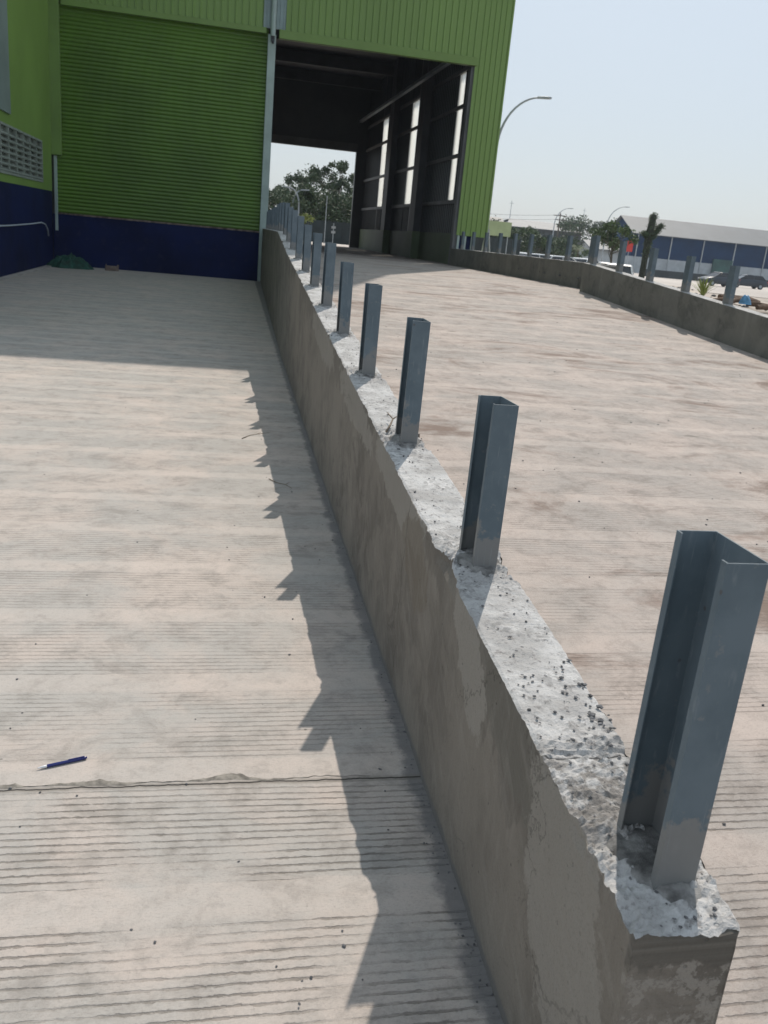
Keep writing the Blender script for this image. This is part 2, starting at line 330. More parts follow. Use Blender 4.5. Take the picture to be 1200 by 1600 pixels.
# ------------------------------------------------------------------ mesh helpers
class MB:
    def __init__(s): s.v = []; s.f = []; s.mi = []
    def add(s, vs, fs, mi=0):
        o = len(s.v); s.v += [tuple(p) for p in vs]; s.f += [tuple(i+o for i in f) for f in fs]; s.mi += [mi]*len(fs)
    def box(s, a, b, mi=0, M=None):
        x0, y0, z0 = a; x1, y1, z1 = b
        vs = [Vector(p) for p in ((x0,y0,z0),(x1,y0,z0),(x1,y1,z0),(x0,y1,z0),(x0,y0,z1),(x1,y0,z1),(x1,y1,z1),(x0,y1,z1))]
        if M: vs = [M @ p for p in vs]
        s.add(vs, [(0,3,2,1),(4,5,6,7),(0,1,5,4),(1,2,6,5),(2,3,7,6),(3,0,4,7)], mi)
    def tube(s, pts, rad, n=10, mi=0, caps=True):
        pts = [Vector(p) for p in pts]; rr = rad if isinstance(rad, (list, tuple)) else [rad]*len(pts)
        rings = []; prev = None
        for i, p in enumerate(pts):
            d = (pts[min(i+1, len(pts)-1)]-pts[max(i-1, 0)]).normalized()
            a = prev if prev is not None else (Vector((1,0,0)) if abs(d.x) < .8 else Vector((0,1,0)))
            a = (a-d*a.dot(d)).normalized(); prev = a; b = d.cross(a)
            rings.append([p+(a*math.cos(t)+b*math.sin(t))*rr[i] for t in [2*math.pi*k/n for k in range(n)]])
        vs = [q for r in rings for q in r]; fs = []
        for i in range(len(pts)-1):
            for k in range(n):
                fs.append((i*n+k, i*n+(k+1)%n, (i+1)*n+(k+1)%n, (i+1)*n+k))
        if caps: fs += [tuple(range(n))[::-1], tuple(range((len(pts)-1)*n, len(pts)*n))]
        s.add(vs, fs, mi)
    def prism(s, poly, z0, z1, mi=0):              # poly in xy
        n = len(poly); vs = [(x, y, z0) for x, y in poly]+[(x, y, z1) for x, y in poly]
        fs = [tuple(range(n))[::-1], tuple(range(n, 2*n))]+[(k, (k+1)%n, n+(k+1)%n, n+k) for k in range(n)]
        s.add(vs, fs, mi)
    def build(s, name, mats, parent=None, loc=None, smooth=False, bevel=0):
        me = bpy.data.meshes.new(name); me.from_pydata(s.v, [], s.f)
        for m in (mats if isinstance(mats, (list, tuple)) else [mats]): me.materials.append(m)
        me.polygons.foreach_set('material_index', s.mi)
        if smooth: me.polygons.foreach_set('use_smooth', [True]*len(s.f))
        me.update(); o = bpy.data.objects.new(name, me); COL.objects.link(o)
        bm = bmesh.new(); bm.from_mesh(me); bmesh.ops.recalc_face_normals(bm, faces=bm.faces); bm.to_mesh(me); bm.free()
        if loc is not None: o.location = loc
        if parent: o.parent = parent
        if bevel:
            b = o.modifiers.new('bevel', 'BEVEL'); b.width = bevel; b.segments = 2; b.limit_method = 'ANGLE'
        return o
def tag(o, label=None, cat=None, group=None, kind=None):
    for k, v in (('label', label), ('category', cat), ('group', group), ('kind', kind)):
        if v: o[k] = v
    return o
def empty(name, loc=(0,0,0), rz=0.0):
    o = bpy.data.objects.new(name, None); COL.objects.link(o); o.location = loc; o.rotation_euler = (0, 0, rz); o.empty_display_size = .2
    return o
def copy_tree(o, parent=None):
    c = o.copy(); COL.objects.link(c); c.parent = parent
    for ch in [q for q in bpy.data.objects if q.parent == o]: copy_tree(ch, c)
    return c
def fbm(x, y, z=0.0, o=4): return noise.fractal(Vector((x, y, z)), 1.0, 2.0, o)

# ------------------------------------------------------------------ setting
YF = 28.75                                        # facade plane
def xl(y): return .66+.025*y if y < 12 else .96+(y-12)*.034     # left face of the ramp wall
def zt(y): return min(.58+.066*y, 1.61)           # its top
def zr(y): return max(min(-.045+.065*y, 1.02), .006)            # ramp surface

m = MB(); G = 900
m.add([(-G,-G,-.03),(G,-G,-.03),(G,G,-.03),(-G,G,-.03)], [(0,1,2,3)]); tag(m.build('ground', MT['soil']), kind='structure')
m = MB(); m.add([(-7,-6,0),(1.1,-6,0),(1.9,YF+.4,0),(-7,YF+.4,0)], [(0,1,2,3)]); tag(m.build('yard_pavement', MT['slab']), kind='structure')
m = MB(); ys = [-6, -2, .7]+[.785+.3*i for i in range(1, 53)]+[16.6, 20, 24, YF, 38, 49.7]
vs = []; xr = [0, 1, 2.5, 4.5, 8.3]
for y in ys:
    z = zr(y)
    for k in xr: vs.append((xl(max(y, 0))+.1 if k == 0 else k+(.5 if k < 8 else 0), y, z))
n = len(xr)
m.add(vs, [(i*n+k, i*n+k+1, (i+1)*n+k+1, (i+1)*n+k) for i in range(len(ys)-1) for k in range(n-1)])
tag(m.build('ramp', MT['ramp'], smooth=True), kind='structure')
m = MB(); m.box((-12, 49.7, -.02), (9.2, 62, 1.0)); tag(m.build('rear_yard', MT['asph']), kind='structure')
m = MB(); m.add([(30,62,.0),(200,40,.0),(260,220,.0),(20,220,.0)], [(0,1,2,3)]); tag(m.build('parking_ground', MT['asph']), kind='structure')
# planted soil strip outside the right parapet
m = MB(); nx, ny = 14, 60; vs = []
for j in range(ny):
    y = -3+j*.6
    for i in range(nx):
        t = i/(nx-1); x = (7.32 if y < 16.4 else 7.88)+t*4.3
        h = max(zr(y)+.22, .1)*(1-max(0, (t-.45)/.55)**1.3)+.05*fbm(x*1.5, y*1.5, 3)
        if i == nx-1: h = -.05
        vs.append((x, y, h))
m.add(vs, [(j*nx+i, j*nx+i+1, (j+1)*nx+i+1, (j+1)*nx+i) for j in range(ny-1) for i in range(nx-1)])
tag(m.build('soil_bank', MT['soil'], smooth=True), kind='structure')

# ------------------------------------------------------------------ the ramp wall (left of the ramp)
POSTY = [1.157, 2.405, 3.655, 4.945, 6.205, 7.465, 8.74, 9.96, 11.22, 12.47, 13.72, 14.97, 16.22, 17.47, 18.72, 19.97, 21.22, 22.47, 23.72, 24.97, 26.22, 27.47]
def wall_mesh(xleft, ztop, zbase, thick, y0, y1, endslant=0.0, fine=1.0, postys=()):
    ys = []; y = y0
    while y < y1:
        ys.append(y); y += fine*(.0065 if y < 2.6 else .011 if y < 4.5 else .03 if y < 9 else .12)
    ys.append(y1)
    NT_ = 26; vs = []; tag_ = []
    prof = []
    for h in (0, .25, .5, .72, .86, .94, .975, .992): prof.append(('L', h))
    for i in range(NT_+1): prof.append(('T', i/NT_))
    for h in (.992, .975, .94, .86, .6, .3, 0): prof.append(('R', h))
    for y in ys:
        xL = xleft(y); zT = ztop(y); zB = zbase(y)
        dmin = min([abs(y-p) for p in postys] or [9])
        rough = max(0, 1.2-dmin/.2)
        e = .5+.5*fbm(y*3.1, 7.7); rough = min(1, rough+max(0, e-.35)*.8)
        if y < 1.5: rough = max(rough, .75)
        chipL = max(0, fbm(y*7, 1.3)-.05)*.03*(.25+rough)+max(0, fbm(y*38, 4.3))*.004
        chipR = max(0, fbm(y*7, 5.3)-.05)*.035*(.35+rough)+max(0, fbm(y*33, 9.3))*.006
        near_end = max(0, 1-(y-y0)/.16) if endslant else 0
        for k, h in prof:
            if k == 'L': x = xL-.001+(chipL if h > .97 else chipL*.3 if h > .93 else 0)+.004*fbm(y*2, h*3); z = zB+(zT-zB)*h-(chipL*.5 if h > .98 else 0)
            elif k == 'R': x = xL+thick-(chipR if h > .97 else chipR*.4 if h > .9 else 0); z = zB+(zT-zB)*h-(chipR*.5 if h > .98 else 0); x -= near_end*(.012+(.035*abs(fbm(z*7, 2.2))+.02*max(0, fbm(z*22, 6)))*(1-h**9))
            else:
                x = xL+chipL+(thick-chipL-chipR-.012*near_end)*h
                f = fbm(x*19, y*19, 1, 4); q_ = math.floor(f*4)/4; f = q_+(f-q_)*.35
                hh = .0085*f+.0028*fbm(x*75, y*75, 2, 3)
                b = max(0, fbm(x*34, y*34, 8, 3)-.2)*.03
                z = zT+hh*(.30+1.3*rough)+b*rough*rough*.8
                if abs(y-1.45) < .012: z -= .006
                if h == 0 or h == 1: z -= .004
            yy = y
            if endslant: yy = y-endslant*(x-xL)*max(0, 1-(y-y0)/.25)+(.009*fbm(x*25, z*25) if y == y0 else 0)
            vs.append((x, yy, z))
    n = len(prof); mb = MB(); fs = []; mi = []
    for j in range(len(ys)-1):
        for i in range(n-1):
            fs.append((j*n+i, j*n+i+1, (j+1)*n+i+1, (j+1)*n+i)); mi.append(1 if prof[i][0] == 'T' and prof[i+1][0] == 'T' else 0)
    fs.append(tuple(range(n))); mi.append(0); fs.append(tuple(range((len(ys)-1)*n, len(ys)*n))[::-1]); mi.append(0)
    mb.v = vs; mb.f = fs; mb.mi = mi
    return mb
wm = wall_mesh(xl, zt, lambda y: -.03, .205, .99, YF-.02, .0001, 1.0, POSTY)
wo = wm.build('ramp_wall', [MT['side'], MT['top']], smooth=False)
tag(wo, 'long low plastered concrete wall with rough whitish top, carrying steel posts between yard and ramp', 'wall')

# right hand parapet: near run and far run
def xr1(y): return 7.1
def xr2(y): return 7.66
def ztr(y): return zr(y)+.49+.05*min(1, max(0, (y-8)/8))
wm = wall_mesh(xr1, ztr, lambda y: -.03, .2, -3.0, 16.5, 0, 3.5); wm2 = wm.build('parapet_wall', [MT['side2'], MT['top']])
tag(wm2, 'dark weathered parapet wall climbing along the right edge of the ramp', 'wall')
wm = wall_mesh(xr2, lambda y: ztr(y)-.002, lambda y: .3, .2, 16.52, YF-.02, 0, 3.5); wm3 = wm.build('parapet_wall', [MT['side2'], MT['top']])
tag(wm3, 'level parapet wall stepped outward, running up to the green building corner', 'wall')
m = MB(); m.box((7.315, 16.3, -.03), (7.655, 16.5, 1.545)); tag(m.build('wall_return', MT['side2'], bevel=.01), 'short concrete return joining the two offset parapet walls', 'wall')

# ------------------------------------------------------------------ channel posts
def channel(hh, mb):
    W, FL, LP, T = .152, .074, .017, .0032
    o = [(-FL/2+0, -W/2), (FL/2, -W/2), (FL/2, W/2), (-FL/2, W/2), (-FL/2, W/2-LP), (-FL/2+T, W/2-LP), (-FL/2+T, W/2-T),
         (FL/2-T, W/2-T), (FL/2-T, -W/2+T), (-FL/2+T, -W/2+T), (-FL/2+T, -W/2+LP), (-FL/2, -W/2+LP)]
    mb.prism(o, -.05, hh)
def lump(seed, rx, ry, h):
    mb = MB(); n = 28; k = 7; vs = []; rnd = random.Random(seed)
    for j in range(k+1):
        r = j/k
        for i in range(n):
            a = 2*math.pi*i/n; q = 1+.22*fbm(math.cos(a)*1.7+seed, math.sin(a)*1.7, seed)
            x = rx*r*q*math.cos(a); y = ry*r*q*math.sin(a)
            z = h*(1-r**2.2)+.006*fbm(x*45+seed, y*45, seed, 3) if j < k else -.012
            vs.append((x, y, z))
    mb.add(vs, [(j*n+i, j*n+(i+1)%n, (j+1)*n+(i+1)%n, (j+1)*n+i) for j in range(k) for i in range(n)]+[tuple(range(n))])
    return mb
def post(hh, seed):
    mb = MB(); channel(hh, mb)
    o = mb.build('steel_post', MT['post'], bevel=.0008)
    g = lump(seed, .075, .115, .012).build('mortar_base', MT['grout'], o, smooth=True)
    return o
ordn = ['', 'second', 'third', 'fourth', 'fifth', 'sixth', 'seventh', 'eighth', 'ninth', 'tenth', 'eleventh', 'twelfth', 'thirteenth']
pA = post(.59, 3); pB = post(.50, 5); pC = post(.50, 11)
GL = 'steel posts along the ramp wall'
for k, y in enumerate(POSTY):
    if k == 0: o = pA
    elif k == 1: o = pB
    elif k == 2: o = pC
    else: o = copy_tree([pB, pC][k % 2])
    tilt = random.Random(k)
    o.location = (xl(y)+.113, y, zt(y)); 
    if k > 0: o.rotation_euler = (tilt.uniform(-.008, .008), tilt.uniform(-.008, .008), tilt.uniform(-.04, .04))
    if k == 2: o.scale = (1, 1, 1.05)
    if k > 2: o.scale = (1, 1, 1+tilt.uniform(-.03, .03))
    if k == 0: lab = 'tallest and nearest blue-grey C-channel post, on the broken near end of the wall'
    elif k == 1: lab = 'second nearest blue-grey channel post, standing just behind the largest one on the wall'
    elif k < 12: lab = '%s blue-grey channel post on the sloping wall, counted from its broken near end' % ordn[k]
    else: lab = 'small distant channel post crowded with others on the level wall beside the shutter'
    tag(o, lab, 'post', GL)
RY = [11.44-1.23*i for i in range(8, 0, -1)]+[11.44, 12.66, 13.87, 15.07, 16.23]
RY2 = [17.65, 18.93, 20.18, 21.42, 22.64, 23.9, 25.2, 26.5, 27.7]
GR = 'steel posts along the right parapet'
names_r = {11.44: 'blue-grey post on the right parapet beside the blue plastic bag, nearest the picture edge',
           12.66: 'blue-grey post on the right parapet just left of the spiky plant',
           13.87: 'blue-grey post on the right parapet in front of the pruned tree trunk',
           15.07: 'blue-grey post on the right parapet in front of the white hatchback',
           16.23: 'blue-grey post on the right parapet right at the step where the wall shifts outward'}
for k, y in enumerate(RY+RY2):
    if y < 10.5: continue
    o = copy_tree([pB, pC][k % 2]); far = y > 17
    xx = 7.2 if not far else 7.76
    o.location = (xx, y+.05, ztr(y)); o.rotation_euler = (random.uniform(-.01, .01), random.uniform(-.01, .01), math.pi+random.uniform(-.04, .04)); o.scale = (1, 1, 1.06)
    if not far: tag(o, names_r[y], 'post', GR)
    else: tag(o, 'small blue-grey post standing on the level outer parapet between step and building corner', 'post', GR)
# two upstream posts out of frame still cast shadows onto the parapet foot
for y in (8.98, 10.21):
    o = copy_tree(pB); o.location = (7.2, y, ztr(y)); tag(o, 'blue-grey post on the right parapet just beyond the right picture edge', 'post', GR)

# ------------------------------------------------------------------ green building
B = empty('green_warehouse', (1.6, YF, 0))
tag(B, 'tall lime green clad warehouse with roller shutter, navy base and open drive-through bay', 'warehouse')
B0 = Vector((1.6, YF, 0))
def part(name, mb, mat, parent=B, **kw):
    off = B0
    mb.v = [(p[0]-off.x, p[1]-off.y, p[2]-off.z) for p in mb.v]
    return mb.build(name, mat, parent, **kw)
HT = 22.65  # unseen upper height is made up, set by where the building's shadow ends
def corr_x(mb, x0, x1, z0, z1, y, pitch=.2, depth=.035, side=-1, lap=None):      # ribbed sheet in an XZ plane
    pts = []; x = x0
    while x < x1-1e-6:
        pts += [(x, 0), (x+pitch*.72, 0), (x+pitch*.78, 1), (x+pitch*.94, 1)]; x += pitch
    pts = [p for p in pts if p[0] <= x1]+[(x1, 0)]
    vs = []
    for px, d in pts: vs += [(px, y+side*depth*d, z0), (px, y+side*depth*d, z1)]
    n = len(pts); vs += [(x0, y+.04, z0), (x1, y+.04, z0), (x0, y+.04, z1), (x1, y+.04, z1)]
    fs = [(2*i, 2*i+2, 2*i+3, 2*i+1) for i in range(n-1)]
    fs.append(tuple([2*i for i in range(n)]+[2*n+1, 2*n]))
    mb.add(vs, fs)
def corr_y(mb, y0, y1, z0, z1, x, pitch=.2, depth=.03, side=-1):
    pts = []; y = y0
    while y < y1-1e-6:
        pts += [(y, 0), (y+pitch*.6, 0), (y+pitch*.7, 1), (y+pitch*.9, 1)]; y += pitch
    pts = [p for p in pts if p[0] <= y1]+[(y1, 0)]
    vs = []
    for py, d in pts: vs += [(x+side*depth*d, py, z0), (x+side*depth*d, py, z1)]
    mb.add(vs, [(2*i, 2*i+2, 2*i+3, 2*i+1) for i in range(len(pts)-1)])
# cladding over the doors and the right pier
m = MB(); corr_x(m, -4.7, 1.27, 7.22, HT, YF-.08); corr_x(m, 1.93, 7.78, 7.22, HT, YF-.08)
corr_x(m, 1.27, 1.93, 12.0, HT, YF-.08)
corr_x(m, 7.78, 8.80, 1.98, HT, YF-.08, pitch=.17)
part('front_cladding', m, MT['green'])
m = MB(); corr_x(m, 1.275, 1.925, 7.22, 12.0, YF-.05, pitch=.1, depth=.02)
part('skylight_strip', m, paint('grey_translucent', (.22, .30, .30), .3, .1, 2))
m = MB(); corr_y(m, YF-.04, 29.9, 1.98, HT, 8.80, side=1); m.box((8.09, 29.87, .5), (8.80, 29.93, HT)); q0 = 29.95
STR = [(30.35, 31.15), (37.3, 38.5), (43.7, 45.1)]
for a, b in STR+[(49.5, 49.5)]:
    corr_y(m, q0, a, .8, HT, 8.08, side=1); q0 = b
    if a < 49: corr_y(m, a, b, .8, 3.1, 8.08, side=1); corr_y(m, a, b, 7.12, HT, 8.08, side=1)
m.box((8.775, YF-.125, 1.98), (8.815, YF-.02, HT)); part('side_cladding', m, MT['green'])
# flashings: lintel boxes
m = MB(); m.box((1.75, YF-.10, 6.98), (7.86, YF+.12, 7.218)); m.box((-4.35, YF-.10, 7.06), (1.37, YF+.10, 7.218)); part('lintel_flashing', m, MT['green_flat'], bevel=.008)
m = MB(); m.box((7.70, YF+.02, 1.02), (7.86, YF+.32, 6.975)); part('jamb', m, MT['steel2'], bevel=.006)
# roller shutter: horizontal slats
m = MB(); z = 1.52; vs = []; prof = []
while z < 7.2:
    prof += [(0, z), (-.028, z+.03), (-.03, z+.06), (-.002, z+.10)]; z += .108
pts = []
for d, zz in prof: pts += [(-4.64, YF+.06+d, zz), (1.44, YF+.06+d, zz)]
n = len(prof); m.add(pts, [(2*i, 2*i+1, 2*i+3, 2*i+2) for i in range(n-1)])
SH = part('roller_shutter', m, MT['shutter'])
m = MB(); m.box((-4.62, YF-.02, 1.475), (1.42, YF+.07, 1.52)); part('bottom_rail', m, paint('worn_rail', (.15, .12, .10), .8, .5, 6), SH)
m = MB(); m.box((-4.70, YF-.13, 3.12), (-4.41, YF+.02, 7.215)); part('guide_cover', m, MT['green_flat'], bevel=.01)
m = MB(); m.box((-4.64, YF-.03, 1.0), (-4.56, YF+.05, 3.1)); part('guide_rail', m, MT['pale'], bevel=.004)
# navy base walls
m = MB(); m.box((-4.7, YF, -.03), (1.9, YF+.28, 1.474)); part('navy_base_wall', m, MT['blue'])
m = MB(); m.box((7.9, YF, 1.0), (8.34, YF+.25, 2.2)); part('navy_base_wall', m, MT['blue'])
m = MB()
for x in (7.87, 8.10, 8.34): m.box((x-.035, YF-.06, 1.0), (x+.035, YF-.002, 1.975))
part('conduit', m, MT['pale'])
# bay edge column with downpipe
m = MB(); m.box((1.43, YF-.10, 0.0), (1.66, YF+.25, 7.05)); 
part('door_column', m, MT['pale'], bevel=.008)
m = MB(); m.tube([(1.56, YF-.16, 7.0), (1.56, YF-.16, 8.3)], .075, 12)
part('downpipe', m, MT['pale'], smooth=False)
m = MB(); m.box((1.51, YF-.2, 6.86), (1.61, YF-.10, 7.0)); m.tube([(1.56, YF-.2, 6.88), (1.56, YF-.3, 6.80)], .035, 10); part('floodlight', m, MT['steel'])
# inside: floor is the ramp sheet; walls, roof, piers
m = MB(); m.box((-4.7, YF+.4, 1.0), (1.45, 49.5, 1.05)); part('dock_floor', m, MT['floor'])
m = MB(); m.box((7.9, YF+.32, .9), (7.96, 49.3, 2.03)); part('inner_dado', m, MT['dado'])
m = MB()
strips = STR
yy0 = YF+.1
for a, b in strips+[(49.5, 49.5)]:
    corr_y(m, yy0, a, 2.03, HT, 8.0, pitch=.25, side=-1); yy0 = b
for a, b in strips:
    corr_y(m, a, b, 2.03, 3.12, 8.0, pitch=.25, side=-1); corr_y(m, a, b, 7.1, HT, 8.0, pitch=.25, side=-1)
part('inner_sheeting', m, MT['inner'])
for a, b in strips:
    m = MB(); corr_y(m, a, b, 3.12, 7.1, 8.0, pitch=.12, depth=.02, side=-1)
    part('skylight_strip', m, MT['strip'])
# outer side cladding is open where the translucent strips sit
m = MB()
for z in (3.05, 4.5, 6.02, 7.15): m.box((7.90, YF+.4, z-.06), (7.965, 49.4, z+.06))
part('girt', m, MT['steel2'])
for y in (34.6, 40.7):
    m = MB(); m.box((7.66, y, 2.04), (7.89, y+.02, 11)); m.box((7.66, y+.78, 2.04), (7.89, y+.8, 11)); m.box((7.62, y-.02, 2.04), (7.659, y+.82, 11))
    part('steel_column', m, MT['steel'])
    m = MB(); m.box((7.60, y-.05, .99), (7.899, y+.83, 2.035)); part('column_plinth', m, MT['dado'])
m = MB(); m.box((7.45, YF+1, 7.38), (7.6, 49.4, 7.5)); part('crane_rail', m, MT['galv'])
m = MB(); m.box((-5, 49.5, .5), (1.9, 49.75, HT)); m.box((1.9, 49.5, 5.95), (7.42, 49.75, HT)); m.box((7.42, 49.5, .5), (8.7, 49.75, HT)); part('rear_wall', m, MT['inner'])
m = MB(); m.box((1.9, 49.2, 5.9), (7.42, 49.495, 6.3)); part('shutter_box', m, MT['steel2'])
m = MB(); m.box((-5, YF+.0, HT), (8.9, 49.8, HT+.2)); part('roof', m, MT['roofgrey'])
m = MB()
for y in (33, 37.5, 42, 46.5): m.box((-4.5, y, 8.6), (8.0, y+.18, 9.1))
m.box((-4.6, YF+.4, 9.12), (8.0, 49.4, 9.2)); part('ceiling_deck', m, MT['steel'])
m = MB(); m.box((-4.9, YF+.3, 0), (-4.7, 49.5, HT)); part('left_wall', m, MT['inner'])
# vertical edge of the outer side cladding: masonry leaf that carries it
m = MB(); m.box((8.30, YF+.251, .5), (8.36, 29.86, 1.98)); part('side_base', m, MT['blue'])

# annex on the left
A = empty('annex_building', (-4.9, 24, 0)); tag(A, 'lime green annex wall with navy base and precast vent grille on the left edge', 'building')
B0 = Vector((-4.9, 24, 0)); AY0 = 12.0
m = MB(); m.box((-9, AY0, -.03), (-4.7, YF-.14, 2.1)); part('navy_base', m, MT['blue'], A)
m = MB(); vy0, vy1, vz0, vz1 = 18.7, 27.1, 2.28, 3.36
for a, b, c_, d in ((AY0, vy0, 2.1, 13), (vy1, YF-.14, 2.1, 13), (vy0, vy1, 2.1, vz0), (vy0, vy1, vz1, 13)):
    m.box((-4.95, a, c_), (-4.69, b, d))
m.box((-9, AY0, 2.1), (-4.951, YF-.14, 13)); part('upper_wall', m, MT['annex'], A)
m = MB(); m.box((-4.80, vy0, vz0), (-4.775, vy1, vz1)); m.box((-4.76, vy0, vz0), (-4.665, vy1, vz0+.05)); m.box((-4.76, vy0, vz1-.05), (-4.665, vy1, vz1))
y = vy0
while y < vy1+.01:
    m.box((-4.76, y-.03, vz0+.05), (-4.67, y+.03, vz1-.05)); y += .84
z = vz0+.12
while z < vz1-.08:
    Mx = Matrix.Translation((-4.74, 0, z)) @ Matrix.Rotation(R(38), 4, 'Y')
    m.box((-.05, vy0, -.016), (.085, vy1, .016), 0, Mx); z += .13
part('vent_grille', m, MT['louvre'], A)
m = MB(); m.box((-4.685, 15, 3.6), (-4.64, 23.05, 13)); part('grey_panel', m, paint('pale_sheet', (.22, .28, .27), .45, .1, 1), A)
m = MB(); m.box((-9.1, AY0-.1, 13), (-4.6, YF-.14, 13.15)); part('annex_roof', m, MT['roofgrey'], A)
m = MB(); m.box((-4.7, 14, 0), (-4.55, 27.6, .035)); part('kerb', m, MT['floor'], A)
# cable on the navy wall
m = MB(); pts = [(-4.66, 15+1.0*i, 1.17+.02*math.sin(i*.7)) for i in range(11)]
pts += [(-4.66, 25.8, 1.20), (-4.66, 26.6, 1.22), (-4.66, 27.2, 1.17), (-4.66, 27.5, 1.05), (-4.66, 27.65, .85)]
tag(m_ := m, None) if False else None
m.tube(pts, .018, 8); tag(m.build('wall_cable', MT['cable'], smooth=True), 'white cable running along the navy base of the annex and dropping at the corner', 'cable')
# green net heap
def heap(name, c, rx, ry, h, mat, seed, n=40, k=18, amp=.35):
    mb = MB(); vs = []
    for j in range(k+1):
        r = j/k
        for i in range(n):
            a = 2*math.pi*i/n; q = 1+.3*fbm(math.cos(a)*1.3+seed, math.sin(a)*1.3, 0)
            x = rx*r*q*math.cos(a); y = ry*r*q*math.sin(a)
            z = h*(1-r*r)*(1+amp*fbm(x*4+seed, y*4, 1))+.05*h*fbm(x*18, y*18, seed)*(1-r)+abs(fbm(x*9, y*9, seed))*h*.28*(1-r**3)
            vs.append((x, y, max(z, .0) if j < k else -.01))
    mb.add(vs, [(j*n+i, j*n+(i+1)%n, (j+1)*n+(i+1)%n, (j+1)*n+i) for j in range(k) for i in range(n)]+[tuple(range(n))])
    return mb.build(name, mat, loc=c, smooth=False)
tag(heap('net_heap', (-4.1, 27.6, 0.0), .62, .42, .34, MT['net'], 4), 'crumpled heap of dark green netting in the corner by the navy wall', 'netting')
m = MB(); m.box((-.19, -.1, 0), (.19, .1, .14)); m.box((-.17, -.075, .14), (-.15, .075, .19)); m.box((.15, -.08, .14), (.2, .08, .18))
o = m.build('concrete_block', MT['brick'], loc=(-2.93, 27.9, .0), bevel=.01); o.rotation_euler = (0, 0, .2); tag(o, 'small brown block lying on the yard against the navy wall below the shutter', 'block')

# ------------------------------------------------------------------ small things
pa = at(57, 1203, 1); 
def ground_pt(u, v, z=0.0):
    d = RM @ Vector((u-600, v-800, F)); t = (z-EYE)/d.z; return Vector((d.x*t, d.y*t, z))
p0, p1 = ground_pt(58, 1203), ground_pt(136, 1186)
ax = (p1-p0); L = ax.length; ax.normalize()
pen = empty('ballpoint_pen', p0+Vector((0, 0, .006)), math.atan2(ax.y, ax.x)); tag(pen, 'blue ballpoint pen with white tip lying on the grooved yard concrete', 'pen')
m = MB(); m.tube([(.028, 0, 0), (.03, 0, 0), (L*.82, 0, 0), (L*.97, 0, 0), (L, 0, 0)], [.0045, .0053, .0053, .0045, .0028], 14); m.build('barrel', MT['penblue'], pen, smooth=True)
m = MB(); m.tube([(0, 0, 0), (.004, 0, 0), (.018, 0, 0), (.0285, 0, 0)], [.0008, .0018, .0042, .0050], 14); m.build('tip', MT['penwhite'], pen, smooth=True)
m = MB(); m.box((L*.62, -.0015, .0052), (L*.95, .0015, .0072)); m.box((L*.92, -.0015, .003), (L*.95, .0015, .0055)); m.build('clip', MT['penblue'], pen)

def twig(name, pts, r, label):
    m = MB(); rr = [r*(1-.6*i/(len(pts)-1)) for i in range(len(pts))]; m.tube(pts, rr, 6)
    q = Vector(pts[len(pts)//2]); m.tube([q, q+Vector((.03, .035, .008))], [r*.7, r*.3], 5)
    tag(m.build(name, MT['twig'], smooth=True), label, 'twig')
g = lambda u, v, z=.006: ground_pt(u, v, z)
twig('dry_twig', [g(378, 685), g(390, 680), g(402, 678), g(420, 676)], .0032, 'dry twig on the yard at the edge of the wall shadow, farther of two')
twig('dry_twig', [g(420, 748), g(432, 754), g(446, 757), g(456, 763)], .003, 'dry twig on the yard at the edge of the wall shadow, nearer of two')
tz = zt(3.9)+.012
twig('dry_twig', [(xl(3.9)+.03, 3.72, tz-.01), (xl(3.9)+.06, 3.79, tz+.005), (xl(3.9)+.085, 3.86, tz+.02), (xl(3.9)+.075, 3.95, tz+.03)], .006, 'broken grey twig on the wall top beside the third post')
# pebbles and crumbs
def pebbles(name, spots, label_kind='stuff'):
    mb = MB()
    for (x, y, z, r) in spots:
        vs = []; fs = []
        e = Matrix.Rotation(random.random()*6.28, 3, 'Z')
        a, b, c_ = r*random.uniform(.8, 1.3), r*random.uniform(.7, 1.0), r*random.uniform(.5, .8)
        base = [(1,0,0),(-1,0,0),(0,1,0),(0,-1,0),(0,0,1),(0,0,-1),(.65,.65,.5),(-.6,.7,.45),(.7,-.6,.5),(-.65,-.6,.55)]
        bmv = [e @ Vector((p[0]*a, p[1]*b, p[2]*c_))*random.uniform(.85, 1.1)+Vector((x, y, z+c_*.5)) for p in base]
        mb.add(bmv, [(4,6,7),(4,7,9),(4,9,8),(4,8,6),(0,2,6),(2,7,6),(2,1,7),(1,9,7),(1,3,9),(3,8,9),(3,0,8),(0,6,8),(5,2,0),(5,1,2),(5,3,1),(5,0,3)])
    return tag(mb.build(name, MT['pebble']), kind='stuff')
sp = []
for _ in range(300):
    y = 1.3+random.random()**1.8*12; x = random.uniform(-1.6-.25*y, xl(y)-.02)
    sp.append((x, y, 0, random.uniform(.0018, .0055)))
for _ in range(420):
    y = 1.3+random.random()**1.3*14; x = xl(y)-.003-abs(random.gauss(0, .022))
    sp.append((x, y, 0, random.uniform(.0010, .0042)))
pebbles('yard_grit', sp)
sp = []
for _ in range(520):
    k = random.random()
    if k < .45:
        y = random.choice(POSTY[:8])+random.gauss(0, .11)
    elif k < .6: y = random.gauss(1.55, .22)
    else: y = 1+random.random()**1.5*9
    if y < 1.0: continue
    x = xl(y)+random.uniform(.015, .19); sp.append((x, y, zt(y)+.001, random.uniform(.0015, .0055)))
for _ in range(34):
    y = random.gauss(1.62, .09); x = xl(y)+.205-abs(random.gauss(.025, .02)); sp.append((x, y, zt(y)+.001, random.uniform(.003, .0075)))
pebbles('wall_top_grit', sp)
sp = []
for _ in range(400):
    y = 1.0+random.random()**1.4*13; x = random.uniform(xl(y)+.22, 7.0); sp.append((x, y, zr(y), random.uniform(.002, .008)))
pebbles('ramp_grit', sp)
